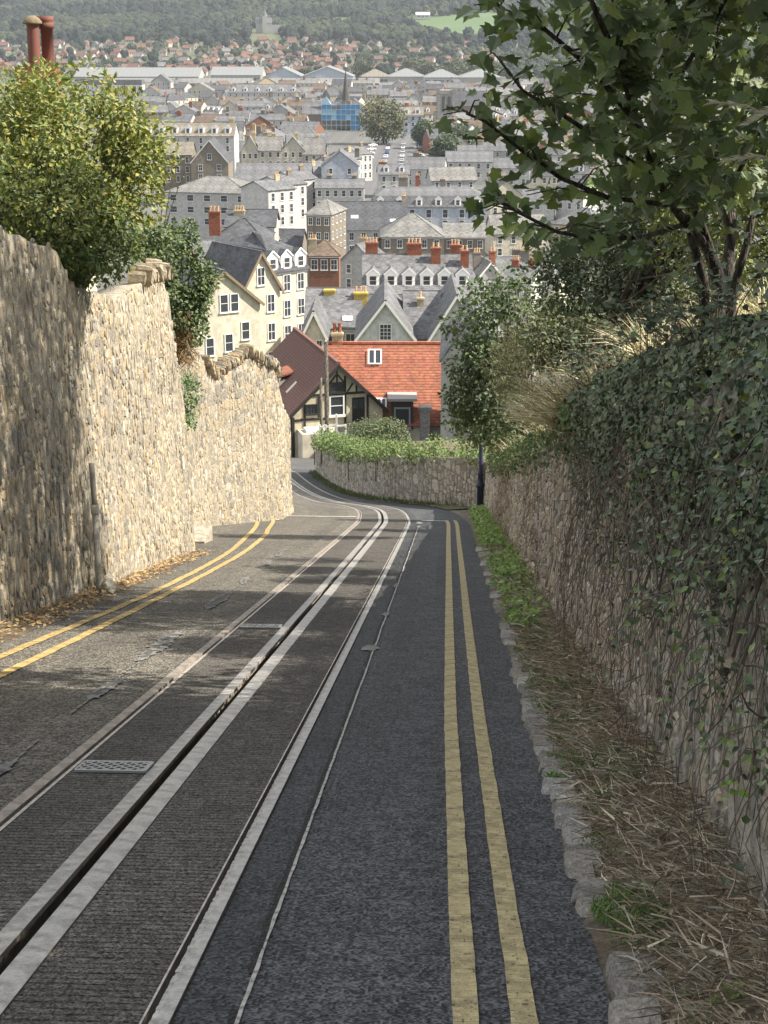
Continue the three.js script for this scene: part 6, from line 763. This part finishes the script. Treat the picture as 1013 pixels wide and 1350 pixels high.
// ---------- far suburb, woods and fields on the hills ----------
{
  R = rng(501); const h1 = new MB(), r1 = new MB(), h2 = new MB(), r2 = new MB();
  h1.box(-5, 5, 0, 5.2, -8, 0, undefined, 't'); roofMB(r1, 'x', 10, 8, 5.2, 8.6, 0.4, h1); h2.box(-4, 4, 0, 5.2, -10, 0, undefined, 't'); roofMB(r2, 'z', 8, 10, 5.2, 9, 0.4, h2); for (const [m, xs] of [[h1, [-3, 0, 3]], [h2, [-1.8, 1.8]]]) for (const x of xs) m.quad(V(x - 0.7, 3, 0.05), V(x + 0.7, 3, 0.05), V(x + 0.7, 4.4, 0.05), V(x - 0.7, 4.4, 0.05), [0.1, 0.1, 0.12]);
  const G = [[h1.build(), r1.build()], [h2.build(), r2.build()]], wallsM = [['white', std([0.34, 0.325, 0.305], { vc: true })], ['cream', std([0.34, 0.3, 0.24], { vc: true })], ['brick', std([0.36, 0.2, 0.14], { vc: true })]], roofsM = [['red tiled', std([0.19, 0.095, 0.07], { map: T.slate, mm: 5 })], ['orange tiled', std([0.21, 0.105, 0.072], { map: T.slate, mm: 5 })], ['pinkish tiled', std([0.19, 0.12, 0.098], { map: T.slate, mm: 5 })], ['grey slate', std([0.2, 0.2, 0.21], { map: T.slate, mm: 5 })]];
  const plots = []; let tries = 0;
  while (plots.length < 270 && tries++ < 9000) { const D = rr(1760, 2330), px = rr(-5, 660), c = P(px, 80, D), s = -c.z; if (px > 470 && R() < 0.7) continue; if (px < 330 && D > 2250 && R() < 0.6) continue; if (plots.some((q) => Math.hypot((q[0] - c.x), (q[1] - s) * 0.4) < 9.5)) continue; plots.push([c.x, s]); }
  for (const [x, s] of plots) { const v = R() < 0.5 ? 0 : 1, w = wallsM[Math.floor(R() * R() * 3)], rf = roofsM[Math.floor(R() * 4 * (R() < 0.75 ? 0.74 : 1))], g = group(x, groundY(x, s) - 0.6, -s, YAW + rr(-0.6, 0.6)); part(g, 'wall', G[v][0], w[1]); part(g, 'roof', G[v][1], rf[1]); const k = rr(0.9, 1.25); g.scale.setScalar(k); top(g, 'suburban_house', `${w[0]} house with ${rf[0]} ${v ? 'gable' : 'ridge'} roof in the far suburb`, 'house', 'houses of the far suburb', 'thing'); }
  // fields, draped on the slope
  const inPoly = (x, y, p) => { let c = false; for (let i = 0, j = p.length - 1; i < p.length; j = i++) if ((p[i][1] > y) !== (p[j][1] > y) && x < (p[j][0] - p[i][0]) * (y - p[i][1]) / (p[j][1] - p[i][1]) + p[i][0]) c = !c; return c; };
  const f1 = [[515, 26], [560, 26], [600, 20], [650, 18], [700, 20], [700, 44], [640, 54], [600, 52], [560, 44], [528, 36]], f2 = [[428, 26], [470, 22], [486, 28], [470, 33], [432, 33]];
  for (const [f, label] of [[f1, 'broad green pasture on the wooded hill'], [f2, 'narrow green pasture among the hillside trees']]) {
    const pts = f.map(([x, y]) => groundHit(x, y, 1800)).filter(Boolean), sh = pts.map((p) => new THREE.Vector2(p.x, -p.z)), tri = THREE.ShapeUtils.triangulateShape(sh, []), m = new MB(); let T0 = tri.map((t) => t.map((i) => V(sh[i].x, 0, -sh[i].y)));
    for (let k = 0; k < 4; k++) T0 = T0.flatMap(([a, b, c]) => { const ab = a.clone().lerp(b, 0.5), bc = b.clone().lerp(c, 0.5), ca = c.clone().lerp(a, 0.5); return [[a, ab, ca], [ab, b, bc], [ca, bc, c], [ab, bc, ca]]; });
    for (const t of T0) { t.forEach((v) => { v.y = groundY(v.x, -v.z) + 0.9; }); m.tri(...t, mul3([0.062, 0.105, 0.03], 1 + 0.25 * fbm(t[0].x / 60, t[0].z / 60))); }
    top(new THREE.Mesh(m.build(), std([1, 1, 1], { vc: true })), 'field', label, 'field', null, 'structure');
  }
  { const c = groundHit(558, 26, 1800); if (c) { const g = group(c.x, groundY(c.x, -c.z), c.z + 14, 0.1); part(g, 'wall', G[0][0], wallsM[0][1]); part(g, 'roof', G[0][1], std([0.35, 0.35, 0.35], {})); g.scale.set(2.2, 1.3, 1.4); top(g, 'farmhouse', 'long white farmhouse at the edge of the broad green pasture', 'house', null, 'thing'); } }
  { const c = groundHit(350, 44, 1800); if (c) { const g = group(c.x, groundY(c.x, -c.z), c.z, 0.1), a = new MB(), r = new MB(); a.box(-14, 10, 0, 15, -12, 0); a.box(10, 30, 0, 12, -11, -1); a.box(-4, 3, 0, 24, -6, 3); roofMB(r, 'x', 24, 12, 15, 22, 0.5, a); part(g, 'wall', a.build(), std([0.3, 0.29, 0.27], {})); const q = r.build(); q.translate(-2, 0, 0); part(g, 'roof', q, RM.slate); const s = new MB(); s.lathe(-0.5, 24, -1.5, [[4.6, 0], [0, 11]], 8); part(g, 'spire', s.build(), RM.slate); top(g, 'mansion', 'grey stone mansion with a pointed turret in the far woods', 'building', null, 'thing'); } }
  // the woods
  const inst = [0, 1, 2, 3].map((v) => ({ geo: clumpGeo(v * 5.3, 2), list: [] })), dummy = new THREE.Object3D();
  for (let i = 0; i < 26000; i++) {
    const D = 1720 + 2700 * Math.pow(R(), 0.85), px = rr(-160, 1180), c = P(px, 60, D), s = -c.z, gy = groundY(c.x, s), [qx, qy] = proj(V(c.x, gy, c.z));
    if (inPoly(qx, qy, f1) || inPoly(qx, qy, f2)) continue; if (inPoly(qx, qy + 4, f1) && R() < 0.6) continue;
    const sub = D < 2350, near = sub && plots.some((q) => Math.abs(q[0] - c.x) < 7 && s - q[1] > -14 && s - q[1] < 9); if (near || (sub && R() < (px > 470 ? 0.35 : 0.62))) continue; if (Math.abs(qx - 350) < 22 && qy > 38 && qy < 60) continue; if (Math.abs(qx - 558) < 16 && qy > 22 && qy < 32) continue;
    const sc = (sub ? rr(3.2, 6) : rr(5.5, 9.5)), dark = N(c.x / 160, s / 160, 4) + rr(-0.35, 0.35), col = dark > 0.12 ? pick([[0.009, 0.017, 0.012], [0.013, 0.021, 0.014]]) : pick([[0.022, 0.034, 0.014], [0.032, 0.046, 0.018], [0.017, 0.027, 0.013], [0.042, 0.053, 0.02]]);
    const tall = dark > 0.2 && R() < 0.5 ? 1.5 : 1; inst[i % 4].list.push([c.x, gy + sc * 0.75 * tall, c.z, sc, sc * tall, rr(0, 6.3), col]);
  }
  const wm = std([1, 1, 1], { rough: 1, map: T.stone, mm: 0.2 }), woods = new THREE.Group();
  for (const q of inst) { const m = new THREE.InstancedMesh(q.geo, wm, q.list.length); m.name = 'tree_crowns'; m.userData.kind = 'stuff'; q.list.forEach(([x, y, z, a, b, t, k], i) => { dummy.position.set(x, y, z); dummy.scale.set(a, b, a); dummy.rotation.set(0, t, 0); dummy.updateMatrix(); m.setMatrixAt(i, dummy.matrix); m.setColorAt(i, new THREE.Color().setRGB(...vary(k, 0.18))); }); woods.add(m); }
  top(woods, 'woods', 'far woods covering the hills beyond the town', 'woods', null, 'stuff');
  // a few broad trees before the sheds
  [[480, 78, 1720], [563, 78, 1720], [600, 84, 1690], [545, 72, 1790], [625, 78, 1750]].forEach(([px, py, D], i) => { const c = P(px, py, D), gy = groundY(c.x, -c.z); bushTree({ sd: 520 + i, name: 'far_tree', label: 'broad olive-green tree behind the white sheds', foot: V(c.x, gy, c.z), tr: 0.7, every: 9, crowns: [{ c: V(c.x, gy + 10, c.z), r: [12, 8.5, 9], clumps: 50, cr: 3.4, leaves: 40, size: 2.4, cols: [[0.09, 0.1, 0.03], [0.07, 0.09, 0.03]], skin: 0.4 }] }).userData.group = 'trees behind the sheds'; });
}
renderer.render(scene, camera);
